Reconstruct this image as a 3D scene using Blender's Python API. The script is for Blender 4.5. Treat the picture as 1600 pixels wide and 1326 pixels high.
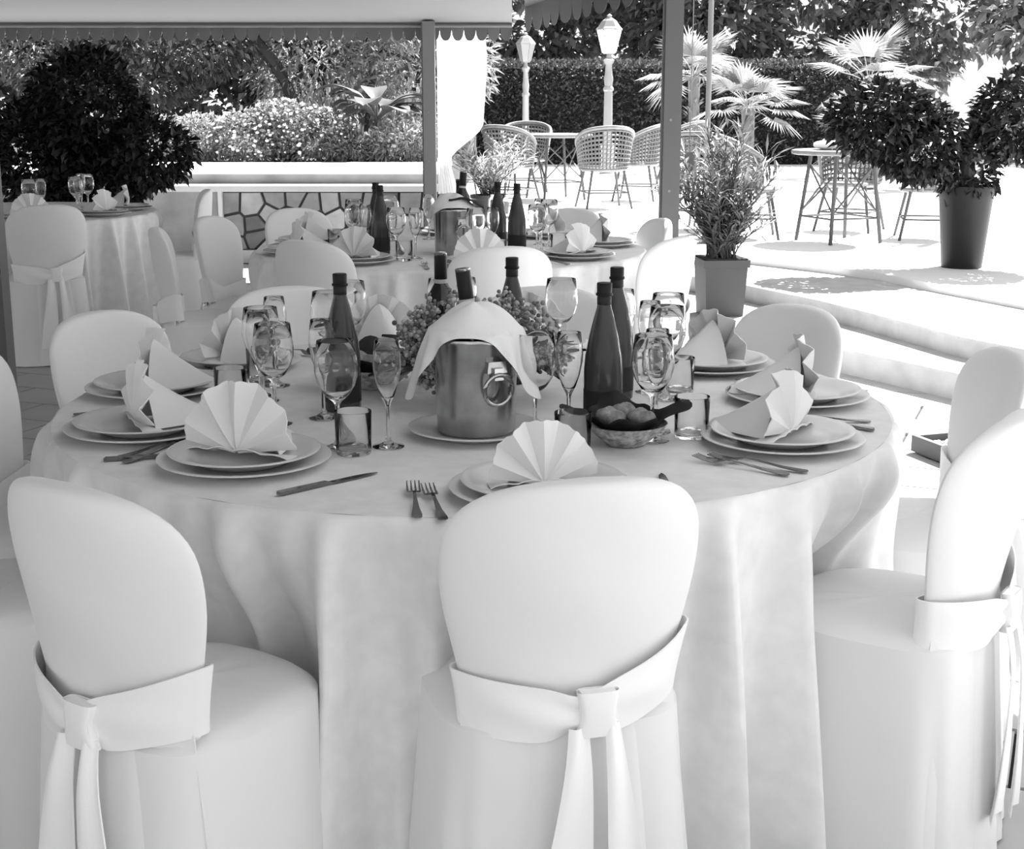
import bpy, bmesh, math, random
from math import sin, cos, pi, radians as R
from mathutils import Vector, Matrix

for o in list(bpy.data.objects):
    bpy.data.objects.remove(o)
scene = bpy.context.scene
COL = scene.collection

# ------------------------------------------------------------------ camera
cd = bpy.data.cameras.new('camera')
cam = bpy.data.objects.new('camera', cd)
COL.objects.link(cam)
cam.location = (0, 0, 1.433)
cam.rotation_euler = (R(90 - 12.9), 0, 0)
cd.sensor_width = 36
cd.sensor_fit = 'HORIZONTAL'
cd.lens = 36 * 2240 / 1600
cd.clip_start = .05
cd.clip_end = 200
scene.camera = cam

# ------------------------------------------------------------------ sky, sun, exposure
world = bpy.data.worlds.new('sky')
scene.world = world
world.use_nodes = True
bg = world.node_tree.nodes['Background']
bg.inputs[0].default_value = (1, 1, 1, 1)
bg.inputs[1].default_value = .95
sd = bpy.data.lights.new('sun', 'SUN')
sd.energy = 22.0
sd.angle = R(.6)
sun = bpy.data.objects.new('sun', sd)
COL.objects.link(sun)
sun.rotation_euler = Vector((-.55, -.62, -1.12)).to_track_quat('-Z', 'Y').to_euler()
vs = scene.view_settings
vs.view_transform = 'Standard'
vs.look = 'None'
vs.exposure = 0.4
vs.gamma = 1
vs.use_curve_mapping = False

# ------------------------------------------------------------------ materials
MATS = {}


def mat(name, v, rough=.6, metal=0, trans=0, ior=1.45, var=0, vscale=6, bump=0, bscale=60, spec=.5,
        thin=0, emit=0, coat=0, sheen=0):
    if name in MATS:
        return MATS[name]
    m = bpy.data.materials.new(name)
    m.use_nodes = True
    nt = m.node_tree
    b = nt.nodes['Principled BSDF']
    b.inputs['Base Color'].default_value = (v, v, v, 1)
    b.inputs['Roughness'].default_value = rough
    b.inputs['Metallic'].default_value = metal
    b.inputs['Transmission Weight'].default_value = trans
    b.inputs['IOR'].default_value = ior
    b.inputs['Specular IOR Level'].default_value = spec
    b.inputs['Coat Weight'].default_value = coat
    b.inputs['Sheen Weight'].default_value = sheen
    if emit:
        b.inputs['Emission Color'].default_value = (1, 1, 1, 1)
        b.inputs['Emission Strength'].default_value = emit
    if var or bump:
        tc = nt.nodes.new('ShaderNodeTexCoord')
    if var:
        n = nt.nodes.new('ShaderNodeTexNoise')
        n.inputs['Scale'].default_value = vscale
        n.inputs['Detail'].default_value = 4
        nt.links.new(tc.outputs['Object'], n.inputs['Vector'])
        mr = nt.nodes.new('ShaderNodeMapRange')
        mr.inputs['From Min'].default_value = .3
        mr.inputs['From Max'].default_value = .7
        mr.inputs['To Min'].default_value = max(0, v * (1 - var))
        mr.inputs['To Max'].default_value = min(1, v * (1 + var))
        nt.links.new(n.outputs['Fac'], mr.inputs['Value'])
        nt.links.new(mr.outputs[0], b.inputs['Base Color'])
    if bump:
        n2 = nt.nodes.new('ShaderNodeTexNoise')
        n2.inputs['Scale'].default_value = bscale
        n2.inputs['Detail'].default_value = 3
        nt.links.new(tc.outputs['Object'], n2.inputs['Vector'])
        bp = nt.nodes.new('ShaderNodeBump')
        bp.inputs['Strength'].default_value = bump
        bp.inputs['Distance'].default_value = .01
        nt.links.new(n2.outputs['Fac'], bp.inputs['Height'])
        nt.links.new(bp.outputs[0], b.inputs['Normal'])
    if thin:
        tr = nt.nodes.new('ShaderNodeBsdfTranslucent')
        tr.inputs[0].default_value = (v, v, v, 1)
        mx = nt.nodes.new('ShaderNodeMixShader')
        mx.inputs[0].default_value = thin
        out = nt.nodes['Material Output']
        nt.links.new(b.outputs[0], mx.inputs[1])
        nt.links.new(tr.outputs[0], mx.inputs[2])
        nt.links.new(mx.outputs[0], out.inputs['Surface'])
    MATS[name] = m
    return m


def leafmat(name, v, var=.5, thin=.3, rough=.45):
    """leaf grey with a random tone per loose leaf"""
    if name in MATS:
        return MATS[name]
    m = mat(name, v, rough=rough, thin=thin)
    nt = m.node_tree
    b = nt.nodes['Principled BSDF']
    g = nt.nodes.new('ShaderNodeNewGeometry')
    mr = nt.nodes.new('ShaderNodeMapRange')
    mr.inputs['To Min'].default_value = v * (1 - var)
    mr.inputs['To Max'].default_value = min(1, v * (1 + var))
    nt.links.new(g.outputs['Random Per Island'], mr.inputs['Value'])
    nt.links.new(mr.outputs[0], b.inputs['Base Color'])
    for n in nt.nodes:
        if n.type == 'BSDF_TRANSLUCENT':
            nt.links.new(mr.outputs[0], n.inputs[0])
    return m


M_COVER = mat('chair_cover_fabric', .82, .85, bump=.35, bscale=9, sheen=.2, spec=.2)
M_SASH = mat('sash_satin', .93, .45, bump=.04, bscale=300, spec=.4)
M_CLOTH = mat('tablecloth_damask', .82, .7, var=.05, vscale=22, bump=.3, bscale=12, spec=.25)
M_NAPKIN = mat('napkin_linen', .80, .85, bump=.08, bscale=500, spec=.2)
M_PLATE = mat('glazed_porcelain', .70, .18, spec=.6)
M_GLASS = mat('clear_glass', 1, 0, trans=1, ior=1.36)
M_WATER = mat('dark_bottle_glass', .075, .12, trans=.25, ior=1.3, spec=.6)
M_CAP = mat('black_cap', .010, .5, spec=.25)
M_LABEL = mat('dark_paper_label', .02, .5, spec=.3)
M_PALELABEL = mat('pale_paper_label', .4, .6)
M_WINE = mat('wine_bottle_glass', .012, .07, spec=.7)
M_STEEL = mat('brushed_steel', .42, .22, metal=1, var=.25, vscale=18)
M_SILVER = mat('cutlery_steel', .22, .15, metal=1)
M_BLACKCLOTH = mat('black_napkin_cloth', .012, .8)
M_BREAD = mat('bread_crust', .3, .8, var=.5, vscale=40, bump=.3, bscale=120)
M_BASKET = mat('glazed_patterned_bowl', .42, .25, var=.55, vscale=60)
M_BLOSSOM = leafmat('pale_blossom', .36, var=.6, thin=.1, rough=.7)
M_DARKLEAF = mat('dark_leaf', .025, .4)
M_POLE = mat('painted_pole', .085, .5)
M_POLE2 = mat('pale_pole', .2, .5)
M_TENT = mat('pale_canvas', .20, .9, thin=.05)
M_ROOFFILL = mat('fill_light_canvas', .6, .9, thin=.30)
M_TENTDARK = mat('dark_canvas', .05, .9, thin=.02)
M_VALANCE = mat('grey_valance_canvas', .13, .9, thin=.08)
M_CURTAIN = mat('white_voile', .92, .8, thin=.6)
M_FLOORBASE = mat('floor_grout', .015, .9)
M_TILE = mat('pale_floor_tile', .42, .45, var=.08, vscale=5)
M_STEP = mat('travertine_step', .42, .7, var=.12, vscale=8, bump=.1, bscale=30)
M_TERR = mat('pale_terrace_paving', .72, .8, var=.06, vscale=2)
M_RENDER = mat('white_render', .66, .9, var=.06, vscale=3)
M_GREYRENDER = mat('grey_render', .3, .9, var=.2, vscale=4)
M_MORTAR = mat('wall_mortar', .055, .95, bump=.4, bscale=60)
M_STONES = [mat('wall_stone_%d' % i, v, .85, var=.18, vscale=7, bump=.35, bscale=25) for i, v in
            enumerate((.18, .3, .44, .62))]
M_PLANTER = mat('grey_planter', .06, .6, var=.1, vscale=3)
M_SOIL = mat('soil', .03, .95, bump=.6, bscale=40)
M_GRAVEL = mat('pale_gravel', .5, .9, var=.4, vscale=60, bump=.8, bscale=90)
M_TRAY = mat('dark_tray_wood', .06, .6)
M_CANE = mat('woven_cane', .11, .6, var=.25, vscale=30)
M_CANEFRAME = mat('cane_frame', .18, .5, var=.15, vscale=20)
M_LEGS = mat('dark_bamboo_legs', .07, .5)
M_LAMPPOST = mat('pale_lamp_post', .26, .5)
M_FROST = mat('frosted_lantern_pane', .4, .4, thin=.3)
M_LIT = mat('lit_lantern_pane', 1, .4, emit=60)
M_BARK = mat('bark', .06, .9, bump=.5, bscale=30)
M_PALETRUNK = mat('palm_trunk', .13, .9, bump=.6, bscale=30)
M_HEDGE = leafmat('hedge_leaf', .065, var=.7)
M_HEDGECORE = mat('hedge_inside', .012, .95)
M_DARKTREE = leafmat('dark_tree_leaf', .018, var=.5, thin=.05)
M_TREE = leafmat('tree_leaf', .13, var=.5)
M_TREEPALE = leafmat('pale_tree_leaf', .27, var=.4)
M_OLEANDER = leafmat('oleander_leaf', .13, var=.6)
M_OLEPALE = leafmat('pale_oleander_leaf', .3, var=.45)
M_BUSH = leafmat('bush_leaf', .2, var=.5)
M_FLOWER = mat('white_flower', .9, .7)
M_BIGLEAF = leafmat('broad_leaf', .2, var=.5)
M_PALM = leafmat('palm_blade', .3, var=.35)
M_FENCE = mat('white_fence_paint', .5, .6)


# ------------------------------------------------------------------ mesh helpers
class MB:
    def __init__(s):
        s.v = []
        s.f = []

    def add(s, vs_, fs):
        k = len(s.v)
        s.v += [tuple(p) for p in vs_]
        s.f += [tuple(i + k for i in q) for q in fs]
        return s

    def grid(s, fn, nu, nv, cu=False, cv=False):
        k = len(s.v)
        for i in range(nu):
            for j in range(nv):
                s.v.append(tuple(fn(i / (nu if cu else nu - 1), j / (nv if cv else nv - 1))))
        for i in range(nu if cu else nu - 1):
            for j in range(nv if cv else nv - 1):
                a, b = i, (i + 1) % nu
                c, d = j, (j + 1) % nv
                s.f.append((k + a * nv + c, k + b * nv + c, k + b * nv + d, k + a * nv + d))
        return s

    def sheet(s, fn, nu, nv, th):
        """an open cloth or leaf surface given a real thickness"""
        P = [[Vector(fn(i / (nu - 1), j / (nv - 1))) for j in range(nv)] for i in range(nu)]
        k = len(s.v)
        N = nu * nv
        offs = []
        for i in range(nu):
            for j in range(nv):
                a = P[min(i + 1, nu - 1)][j] - P[max(i - 1, 0)][j]
                b = P[i][min(j + 1, nv - 1)] - P[i][max(j - 1, 0)]
                n = a.cross(b)
                n = n.normalized() if n.length > 1e-12 else Vector((0, 0, 0))
                offs.append(P[i][j] + n * th)
        for i in range(nu):
            for j in range(nv):
                s.v.append(tuple(P[i][j]))
        s.v += [tuple(o) for o in offs]
        I = lambda i, j: k + i * nv + j
        for i in range(nu - 1):
            for j in range(nv - 1):
                q = (I(i, j), I(i + 1, j), I(i + 1, j + 1), I(i, j + 1))
                s.f.append(q)
                s.f.append(tuple(x + N for x in reversed(q)))
        ring = [(i, 0) for i in range(nu)] + [(nu - 1, j) for j in range(1, nv)] + \
               [(i, nv - 1) for i in range(nu - 2, -1, -1)] + [(0, j) for j in range(nv - 2, 0, -1)]
        for a, b in zip(ring, ring[1:] + ring[:1]):
            s.f.append((I(*b), I(*a), I(*a) + N, I(*b) + N))
        return s

    def lathe(s, prof, n=24, closed=False, cx=0, cy=0):
        """prof: (r, z) list; r == 0 ends become single points"""
        k0 = len(s.v)
        rows = []
        for r, z in prof:
            if r < 1e-6:
                s.v.append((cx, cy, z))
                rows.append([len(s.v) - 1] * n)
            else:
                rows.append(list(range(len(s.v), len(s.v) + n)))
                for i in range(n):
                    a = 2 * pi * i / n
                    s.v.append((cx + r * cos(a), cy + r * sin(a), z))
        pairs = list(zip(rows, rows[1:]))
        if closed:
            pairs.append((rows[-1], rows[0]))
        for A, B in pairs:
            for i in range(n):
                q = []
                for x in (A[i], A[(i + 1) % n], B[(i + 1) % n], B[i]):
                    if x not in q:
                        q.append(x)
                if len(q) > 2:
                    s.f.append(tuple(q))
        return s

    def box(s, x0, x1, y0, y1, z0, z1, top=1.0):
        """top scales the upper rectangle about its centre"""
        mx, my = (x0 + x1) / 2, (y0 + y1) / 2
        V = [(x0, y0, z0), (x1, y0, z0), (x1, y1, z0), (x0, y1, z0)]
        V += [(mx + (x - mx) * top, my + (y - my) * top, z1) for x, y, _ in V]
        return s.add(V, [(3, 2, 1, 0), (4, 5, 6, 7), (0, 1, 5, 4), (1, 2, 6, 5), (2, 3, 7, 6), (3, 0, 4, 7)])

    def prism(s, poly, z0, z1):
        n = len(poly)
        return s.add([(x, y, z0) for x, y in poly] + [(x, y, z1) for x, y in poly],
                     [tuple(range(n))[::-1], tuple(range(n, 2 * n))] +
                     [(i, (i + 1) % n, n + (i + 1) % n, n + i) for i in range(n)])

    def tube(s, pts, rad, n=8, caps=True):
        pts = [Vector(p) for p in pts]
        if not isinstance(rad, (list, tuple)):
            rad = [rad] * len(pts)
        k = len(s.v)
        ref = Vector((0, 0, 1))
        for i, p in enumerate(pts):
            d = (pts[min(i + 1, len(pts) - 1)] - pts[max(i - 1, 0)]).normalized()
            rf = ref if abs(d.dot(ref)) < .95 else Vector((0, 1, 0))
            u = d.cross(rf).normalized()
            w = d.cross(u)
            for j in range(n):
                a = 2 * pi * j / n
                s.v.append(tuple(p + (u * cos(a) + w * sin(a)) * rad[i]))
        for i in range(len(pts) - 1):
            for j in range(n):
                s.f.append((k + i * n + j, k + i * n + (j + 1) % n, k + (i + 1) * n + (j + 1) % n, k + (i + 1) * n + j))
        if caps:
            s.f.append(tuple(range(k, k + n)))
            m = k + (len(pts) - 1) * n
            s.f.append(tuple(range(m + n - 1, m - 1, -1)))
        return s

    def ball(s, c, r, nu=8, nv=6, sx=1, sy=1, sz=1):
        V, Fq = [], []
        c = Vector(c)
        for j in range(1, nv):
            t = pi * j / nv
            for i in range(nu):
                a = 2 * pi * i / nu
                V.append((c.x + r * sx * sin(t) * cos(a), c.y + r * sy * sin(t) * sin(a), c.z + r * sz * cos(t)))
        top, bot = len(V), len(V) + 1
        V += [(c.x, c.y, c.z + r * sz), (c.x, c.y, c.z - r * sz)]
        for i in range(nu):
            Fq.append((top, i, (i + 1) % nu))
            Fq.append((bot, (nv - 2) * nu + (i + 1) % nu, (nv - 2) * nu + i))
            for j in range(nv - 2):
                Fq.append((j * nu + i, (j + 1) * nu + i, (j + 1) * nu + (i + 1) % nu, j * nu + (i + 1) % nu))
        return s.add(V, Fq)

    def leaf(s, p, d, up, L, W, fold=.25, bend=0):
        """a small folded leaf: root p, direction d"""
        p, d = Vector(p), Vector(d).normalized()
        side = d.cross(Vector(up))
        if side.length < 1e-3:
            side = d.cross(Vector((1, .3, .2)))
        side.normalize()
        n = side.cross(d)
        m = p + d * (L * .5)
        t = p + d * L - n * (bend * L)
        return s.add([p, m + side * (W / 2) + n * (fold * W), t, m - side * (W / 2) + n * (fold * W), m],
                     [(0, 1, 4), (1, 2, 4), (0, 4, 3), (4, 2, 3)])

    def xform(s, M):
        s.v = [tuple(M @ Vector(p)) for p in s.v]
        return s

    def mesh(s, name, m, sharp=35, normals=True):
        me = bpy.data.meshes.new(name)
        me.from_pydata(s.v, [], s.f)
        if normals:
            bm = bmesh.new()
            bm.from_mesh(me)
            bmesh.ops.recalc_face_normals(bm, faces=bm.faces)
            bm.to_mesh(me)
            bm.free()
        me.materials.append(m)
        if sharp:
            me.shade_smooth()
            me.set_sharp_from_angle(angle=R(sharp))
        me.update()
        return me


def ob(name, me, parent=None, loc=(0, 0, 0), rot=(0, 0, 0), scale=None):
    o = bpy.data.objects.new(name, me)
    COL.objects.link(o)
    o.location = loc
    o.rotation_euler = rot
    if scale:
        o.scale = scale
    if parent:
        o.parent = parent
    return o


def tag(o, label=None, cat=None, group=None, kind=None):
    if label:
        o['label'] = label
    if cat:
        o['category'] = cat
    if group:
        o['group'] = group
    if kind:
        o['kind'] = kind
    return o


KIND = {}   # kind -> list of (part name, mesh, index of the parent part or None, label or None)


def place(kind, name, label, cat, loc, rz=0, group=None, rx=0, ry=0, scale=None):
    parts = KIND[kind]
    if len(parts) == 1:
        o = ob(name, parts[0][1], None, loc, (rx, ry, rz), scale)
        return tag(o, label, cat, group)
    root = ob(name, None, None, loc, (rx, ry, rz), scale)
    root.empty_display_size = .05
    tag(root, label, cat, group)
    made = []
    for pn, me, pi_, lb in parts:
        made.append(tag(ob(pn, me, root if pi_ is None else made[pi_]), lb))
    return root


def thing(name, label, cat, loc=(0, 0, 0), rz=0, group=None, kind=None):
    o = ob(name, None, None, loc, (0, 0, rz))
    o.empty_display_size = .1
    return tag(o, label, cat, group, kind)


def sst(a, b, x):
    t = max(0, min(1, (x - a) / (b - a)))
    return t * t * (3 - 2 * t)


# ================================================================== SETTING
# --- patio floor with tiles
fl = ob('floor', MB().box(-9, 9, -9, 13.2, -.2, -.012).mesh('floor', M_FLOORBASE, 0))
tag(fl, kind='structure')
TA = math.atan2(.37, .93)          # tile rows are turned against the camera axis
tile_me = MB().box(-.2925, .2925, -.1425, .1425, -.012, 0).mesh('tile', M_TILE, 0)
tl = []
ca, sa = cos(-TA), sin(-TA)
for i in range(-44, 45):
    for j in range(-60, 61):
        u, w = i * .6 + (.3 if j % 2 else 0), j * .3
        x, y = u * ca - w * sa, u * sa + w * ca
        tl.append((x, y + 5))
vis, rest = [], []
for x, y in tl:
    if not (-8.6 < x < 5.5 and -4 < y < 12.6):
        continue
    k = 800 + 2240 * x / max(y, .1)
    if (x > .75 and 1.2 < y < 8.6 and k < 1750) or (-3.4 < x < -.9 and 8.5 < y < 12.6):
        vis.append((x, y))
    else:
        rest.append((x, y))
vis.sort(key=lambda p: (p[0] - 1.7) ** 2 + (p[1] - 5.6) ** 2)
rest += vis[290:]
for x, y in vis[:290]:
    ob('floor_tile', tile_me, fl, (x, y, 0), (0, 0, -TA))
mb = MB()
for x, y in rest:
    b = MB().box(-.2925, .2925, -.1425, .1425, -.012, 0)
    b.xform(Matrix.Translation((x, y, 0)) @ Matrix.Rotation(-TA, 4, 'Z'))
    mb.add(b.v, b.f)
tag(ob('floor_tiles', mb.mesh('floor_tiles', M_TILE, 0, False), fl), kind='stuff')

# --- curved stone steps and the raised terrace
E1 = [(-.6, 11.7), (.1, 10.3), (1.0, 8.55), (1.5, 7.9), (1.85, 7.3), (2.25, 6.6), (2.75, 5.8), (3.6, 4.6), (5.5, 2.4)]
E2 = [(-.6, 12.2), (.5, 10.9), (1.5, 9.35), (1.85, 8.6), (2.05, 8.05), (2.3, 7.25), (2.85, 6.2), (3.8, 4.9), (5.7, 2.7)]
E3 = [(-.6, 12.75), (.6, 11.7), (1.75, 10.55), (2.2, 10.0), (2.45, 9.65), (2.7, 8.95), (3.2, 7.7), (4.0, 6.2), (6.0, 4.2)]
NB = [(14, 4.5), (14, 40), (-.6, 40)]
tag(ob('stone_step', MB().prism(E1 + NB, -.02, .125).mesh('s1', M_STEP, 0)), kind='structure')
tag(ob('stone_step', MB().prism(E2 + NB, .125, .225).mesh('s2', M_STEP, 0)), kind='structure')
tag(ob('terrace_floor', MB().prism(E3 + NB, .225, .275).mesh('s3', M_TERR, 0)), kind='structure')
# thin stone nosings along the step edges
for nm, E, z in (('step_nosing', E1, .125), ('step_nosing', E2, .225)):
    mb = MB()
    for a, b in zip(E, E[1:]):
        d = Vector((b[0] - a[0], b[1] - a[1], 0)).normalized()
        n = Vector((-d.y, d.x, 0))
        if n.x < 0 and n.y < 0:
            n = -n
        n = Vector((d.y, -d.x, 0)) * -1
        q = [Vector((a[0], a[1], 0)) - n * .018, Vector((b[0], b[1], 0)) - n * .018,
             Vector((b[0], b[1], 0)) + n * .05, Vector((a[0], a[1], 0)) + n * .05]
        mb.prism([(p.x, p.y) for p in q], z + .0005, z + .012)
    tag(ob(nm, mb.mesh(nm, M_STEP, 0)), kind='structure')

# --- low garden wall with crazy-paved stone face
WY = 12.66
wall = ob('wall_garden', MB().box(-9, -.6, WY + .03, WY + .35, 0, .62).mesh('wall', M_MORTAR, 0))
tag(wall, kind='structure')
rng = random.Random(4)
x0, x1, z0, z1 = -2.53, -.66, .115, .612
seeds = []
for i in range(11):
    for j in range(3):
        seeds.append((x0 + (i + .5 + rng.uniform(-.36, .36)) * (x1 - x0) / 11,
                      z0 + (j + .5 + rng.uniform(-.36, .36)) * (z1 - z0) / 3))


def clip(poly, nx, ny, c):
    out = []
    for (ax, ay), (bx, by) in zip(poly, poly[1:] + poly[:1]):
        da, db = ax * nx + ay * ny - c, bx * nx + by * ny - c
        if da <= 0:
            out.append((ax, ay))
        if (da < 0 < db) or (db < 0 < da):
            t = da / (da - db)
            out.append((ax + (bx - ax) * t, ay + (by - ay) * t))
    return out


for i, (sx, sz) in enumerate(seeds):
    poly = [(x0, z0), (x1, z0), (x1, z1), (x0, z1)]
    for j, (tx, tz) in enumerate(seeds):
        if i == j:
            continue
        nx, ny = tx - sx, tz - sz
        L = math.hypot(nx, ny)
        nx, ny = nx / L, ny / L
        poly = clip(poly, nx, ny, (sx + tx) / 2 * nx + (sz + tz) / 2 * ny - .008)
        if len(poly) < 3:
            break
    if len(poly) < 3:
        continue
    dep = rng.uniform(.012, .03)
    n = len(poly)
    cxm = sum(p[0] for p in poly) / n
    czm = sum(p[1] for p in poly) / n
    mb = MB().add([(x, WY + .04, z) for x, z in poly] +
                  [(cxm + (x - cxm) * .94, WY + .03 - dep, czm + (z - czm) * .94) for x, z in poly],
                  [tuple(range(n)), tuple(range(2 * n - 1, n - 1, -1))] +
                  [(k, (k + 1) % n, n + (k + 1) % n, n + k) for k in range(n)])
    ob('stone', mb.mesh('stone', rng.choice(M_STONES), 0), wall)
ob('render_face', MB().box(-9, -2.56, WY - .01, WY + .03, 0, .62).mesh('rf', M_GREYRENDER, 0), wall)
ob('corner_post', MB().box(-2.565, -2.53, WY - .04, WY + .03, 0, .63).mesh('cp', M_RENDER, 0), wall)
ob('plinth', MB().box(-2.53, -.6, WY - .05, WY + .03, 0, .11).mesh('pl', M_RENDER, 0), wall)
ob('coping', MB().box(-9, -.62, WY - .07, WY + .36, .622, .672).mesh('cop', M_RENDER, 0), wall)
w2 = ob('wall_bed', MB().box(-9, -.6, WY + .30, WY + .55, .672, .755).mesh('wb', M_GREYRENDER, 0))
tag(w2, kind='structure')
ob('coping', MB().box(-9, -.6, WY + .27, 14.55, .755, .79).mesh('wbc', M_RENDER, 0), w2)
ob('stub', MB().box(-9, -.6, WY + .55, 14.5, 0, .755).mesh('wbs', M_GREYRENDER, 0), w2)
tag(ob('garden_ground', MB().box(-14, -.6, 14.55, 40, 0, .78).mesh('gg', M_SOIL, 0)), kind='structure')

# --- tent poles
def pole(x, y, z0, z1, w, m, label):
    p = thing('tent_pole', label, 'pole', (x, y, z0), group='tent poles')
    h = z1 - z0
    ob('post', MB().box(-w / 2, w / 2, -w / 2, w / 2, 0, h).mesh('post', m, 0), p)
    ob('base_plate', MB().box(-w * .8, w * .8, -w * .8, w * .8, 0, .012).mesh('bp', m, 0), p)
    ob('edge_rib', MB().box(-w * .62, -w * .5, -w * .2, w * .2, .02, h - .02).mesh('er', m, 0), p)
    for z in (.5, .9, 1.3):
        ob('bolt', MB().lathe([(0, 0), (.008, 0), (.008, .006), (0, .006)], 8).xform(
            Matrix.Translation((-w * .1, -w / 2, z)) @ Matrix.Rotation(R(90), 4, 'X')).mesh('bolt', M_POLE2, 0), p)
    return p


M_POLEMID = mat('grey_painted_pole', .16, .5)
pole(-.685, 12.2, 0, 2.03, .10, M_POLEMID, 'grey square tent pole in front of the low stone wall')
pole(.915, 8.4, 0, 2.28, .10, M_POLE, 'dark square tent pole behind the right chairs of the second table')
pole(-1.63, 4.5, 0, 2.35, .07, M_POLE, 'dark tent pole at the left edge of the photo')
tp = thing('terrace_pole', 'thin pale round pole rising behind the leafy planter', 'pole', (1.55, 11.6, .275))
ob('post', MB().tube([(0, 0, 0), (0, 0, 2.6)], .021, 12).mesh('tp', M_POLE2), tp)
ob('base_plate', MB().lathe([(0, 0), (.06, 0), (.06, .01), (0, .01)], 16).mesh('tpb', M_POLE2, 40), tp)

# --- the two tent canopies with scalloped valances
def valance(p0, p1, depth, m, name, parent, lobes):
    p0, p1 = Vector(p0), Vector(p1)
    L = (p1 - p0).length
    d = (p1 - p0).normalized()
    n = d.cross(Vector((0, 0, 1)))

    def fn(u, v):
        lob = max(0, 1 - abs(2 * ((u * lobes) % 1) - 1) ** 2.6) ** .6
        z = -v * (depth * (.42 + .58 * lob))
        sway = .012 * sin(u * lobes * 2.1) * v
        p = p0 + d * (u * L) + n * sway
        return (p.x, p.y, p.z + z)
    ob(name, MB().sheet(fn, lobes * 16 + 1, 4, .003).mesh(name, m, 0), parent)


tent = thing('tent_canopy', 'pale canvas canopy with scalloped edge over the left of the patio', 'canopy', (0, 0, 0), kind='structure')


def roof1(u, v):
    x = -9 + 9 * u
    y = -.4 + 12.7 * v
    z = 2.02 + (.62 * min(1, (1 - v) * 3.2)) - (.3 * sst(.85, 1, 1 - v))
    return (x, y, z + .02 * sin(x * 3) * v * (1 - v) * 4)


ob('roof_cloth', MB().sheet(roof1, 30, 24, .004).mesh('roof1', M_TENT), tent)
valance((-9, 12.31, 2.03), (0, 12.31, 2.03), .15, M_VALANCE, 'valance', tent, 90)
ob('eave_bar', MB().tube([(-9, 12.28, 2.0), (0, 12.28, 2.0)], .016, 8).mesh('eave', M_POLEMID), tent)

tent2 = thing('tent_canopy', 'dark canvas canopy with scalloped edge above the right pole', 'canopy', (0, 0, 0), kind='structure')
RE = [(.86, 10.3), (1.03, 8.5), (1.9, 5.6), (2.5, 3.4), (2.7, 1.0), (2.7, -.4)]
LE = [(.12, 14.9)]


def roof2(u, v):
    yl = 14.8 - 15.2 * v
    pts = [(.13, 14.9)] + RE
    xr = RE[-1][0]
    for (ax, ay), (bx, by) in zip(pts, pts[1:]):
        if by <= yl <= ay:
            xr = ax + (bx - ax) * (ay - yl) / (ay - by)
            break
    xl = .12 - .32 * sst(11.5, 9.5, yl) if yl < 11.5 else .12
    x = xl + (max(xr, xl + .02) - xl) * u
    return (x, yl, 2.30 + .46 * sst(0, 1, 1 - u) * sst(.12, .35, v))


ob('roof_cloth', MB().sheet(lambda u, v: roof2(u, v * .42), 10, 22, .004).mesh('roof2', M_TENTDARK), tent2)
ob('roof_cloth', MB().sheet(lambda u, v: roof2(u, .42 + v * .58), 10, 30, .004).mesh('roof2', M_ROOFFILL), tent2)  # unseen near panel, made white and translucent to brighten the table below
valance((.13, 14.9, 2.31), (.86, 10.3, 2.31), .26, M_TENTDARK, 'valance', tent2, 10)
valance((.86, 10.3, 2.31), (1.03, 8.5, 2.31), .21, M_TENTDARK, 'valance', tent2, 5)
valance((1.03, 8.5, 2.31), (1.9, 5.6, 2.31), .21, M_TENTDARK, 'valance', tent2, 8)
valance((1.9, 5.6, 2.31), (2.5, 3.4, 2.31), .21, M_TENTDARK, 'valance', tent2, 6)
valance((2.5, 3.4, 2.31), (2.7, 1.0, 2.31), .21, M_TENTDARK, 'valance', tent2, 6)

# --- white curtain tied back at the left pole
cu = thing('curtain', 'bright white curtain tied back beside the grey tent pole', 'curtain', (-.62, 12.42, 0))


def curt(u, v):
    z = 1.98 - v * 1.1
    wv = .40 * (1 - .74 * sst(.70, 1.0, v)) + .015 * sin(v * 6)
    x = -.01 + u * wv
    y = .022 * sin(u * pi * 9 + v) * (1 - .3 * v) + .02 * sin(u * 4 + v * 3)
    return (x, y, z)


ob('drape', MB().sheet(curt, 73, 22, .003).mesh('drape', M_CURTAIN), cu)
ob('curtain_rod', MB().tube([(-.06, 0, 1.985), (.46, 0, 1.985)], .01, 8).tube([(.44, 0, 1.985), (.44, -.135, 2.0)], .008, 6).tube([(.0, 0, 1.985), (.0, -.135, 2.0)], .008, 6).mesh('rod', M_POLEMID), cu)
ob('tie_band', MB().lathe([(.055, .87), (.062, .885), (.062, .915), (.055, .93)], 16, cx=.045, cy=0).mesh('tie', M_CURTAIN), cu)
def curt2(u, v):
    z = .88 - v * .45
    wv = .10 + .12 * v
    return (-.01 + u * wv, .03 * sin(u * pi * 7), z)
ob('lower_drape', MB().sheet(curt2, 43, 8, .003).mesh('ldrape', M_CURTAIN), cu)

# ================================================================== CHAIRS
def back_w(z):
    if z >= .73:
        t = min(1, (z - .73) / .14)
        return .214 * max(0, 1 - t ** 2.7) ** (1 / 2.7)
    t = (.73 - z) / .27
    return .214 - .044 * sst(0, 1, t)


def back_y(x, z):
    return .055 * (1 - sst(.42, .87, z)) + 1.35 * x * x


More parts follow.
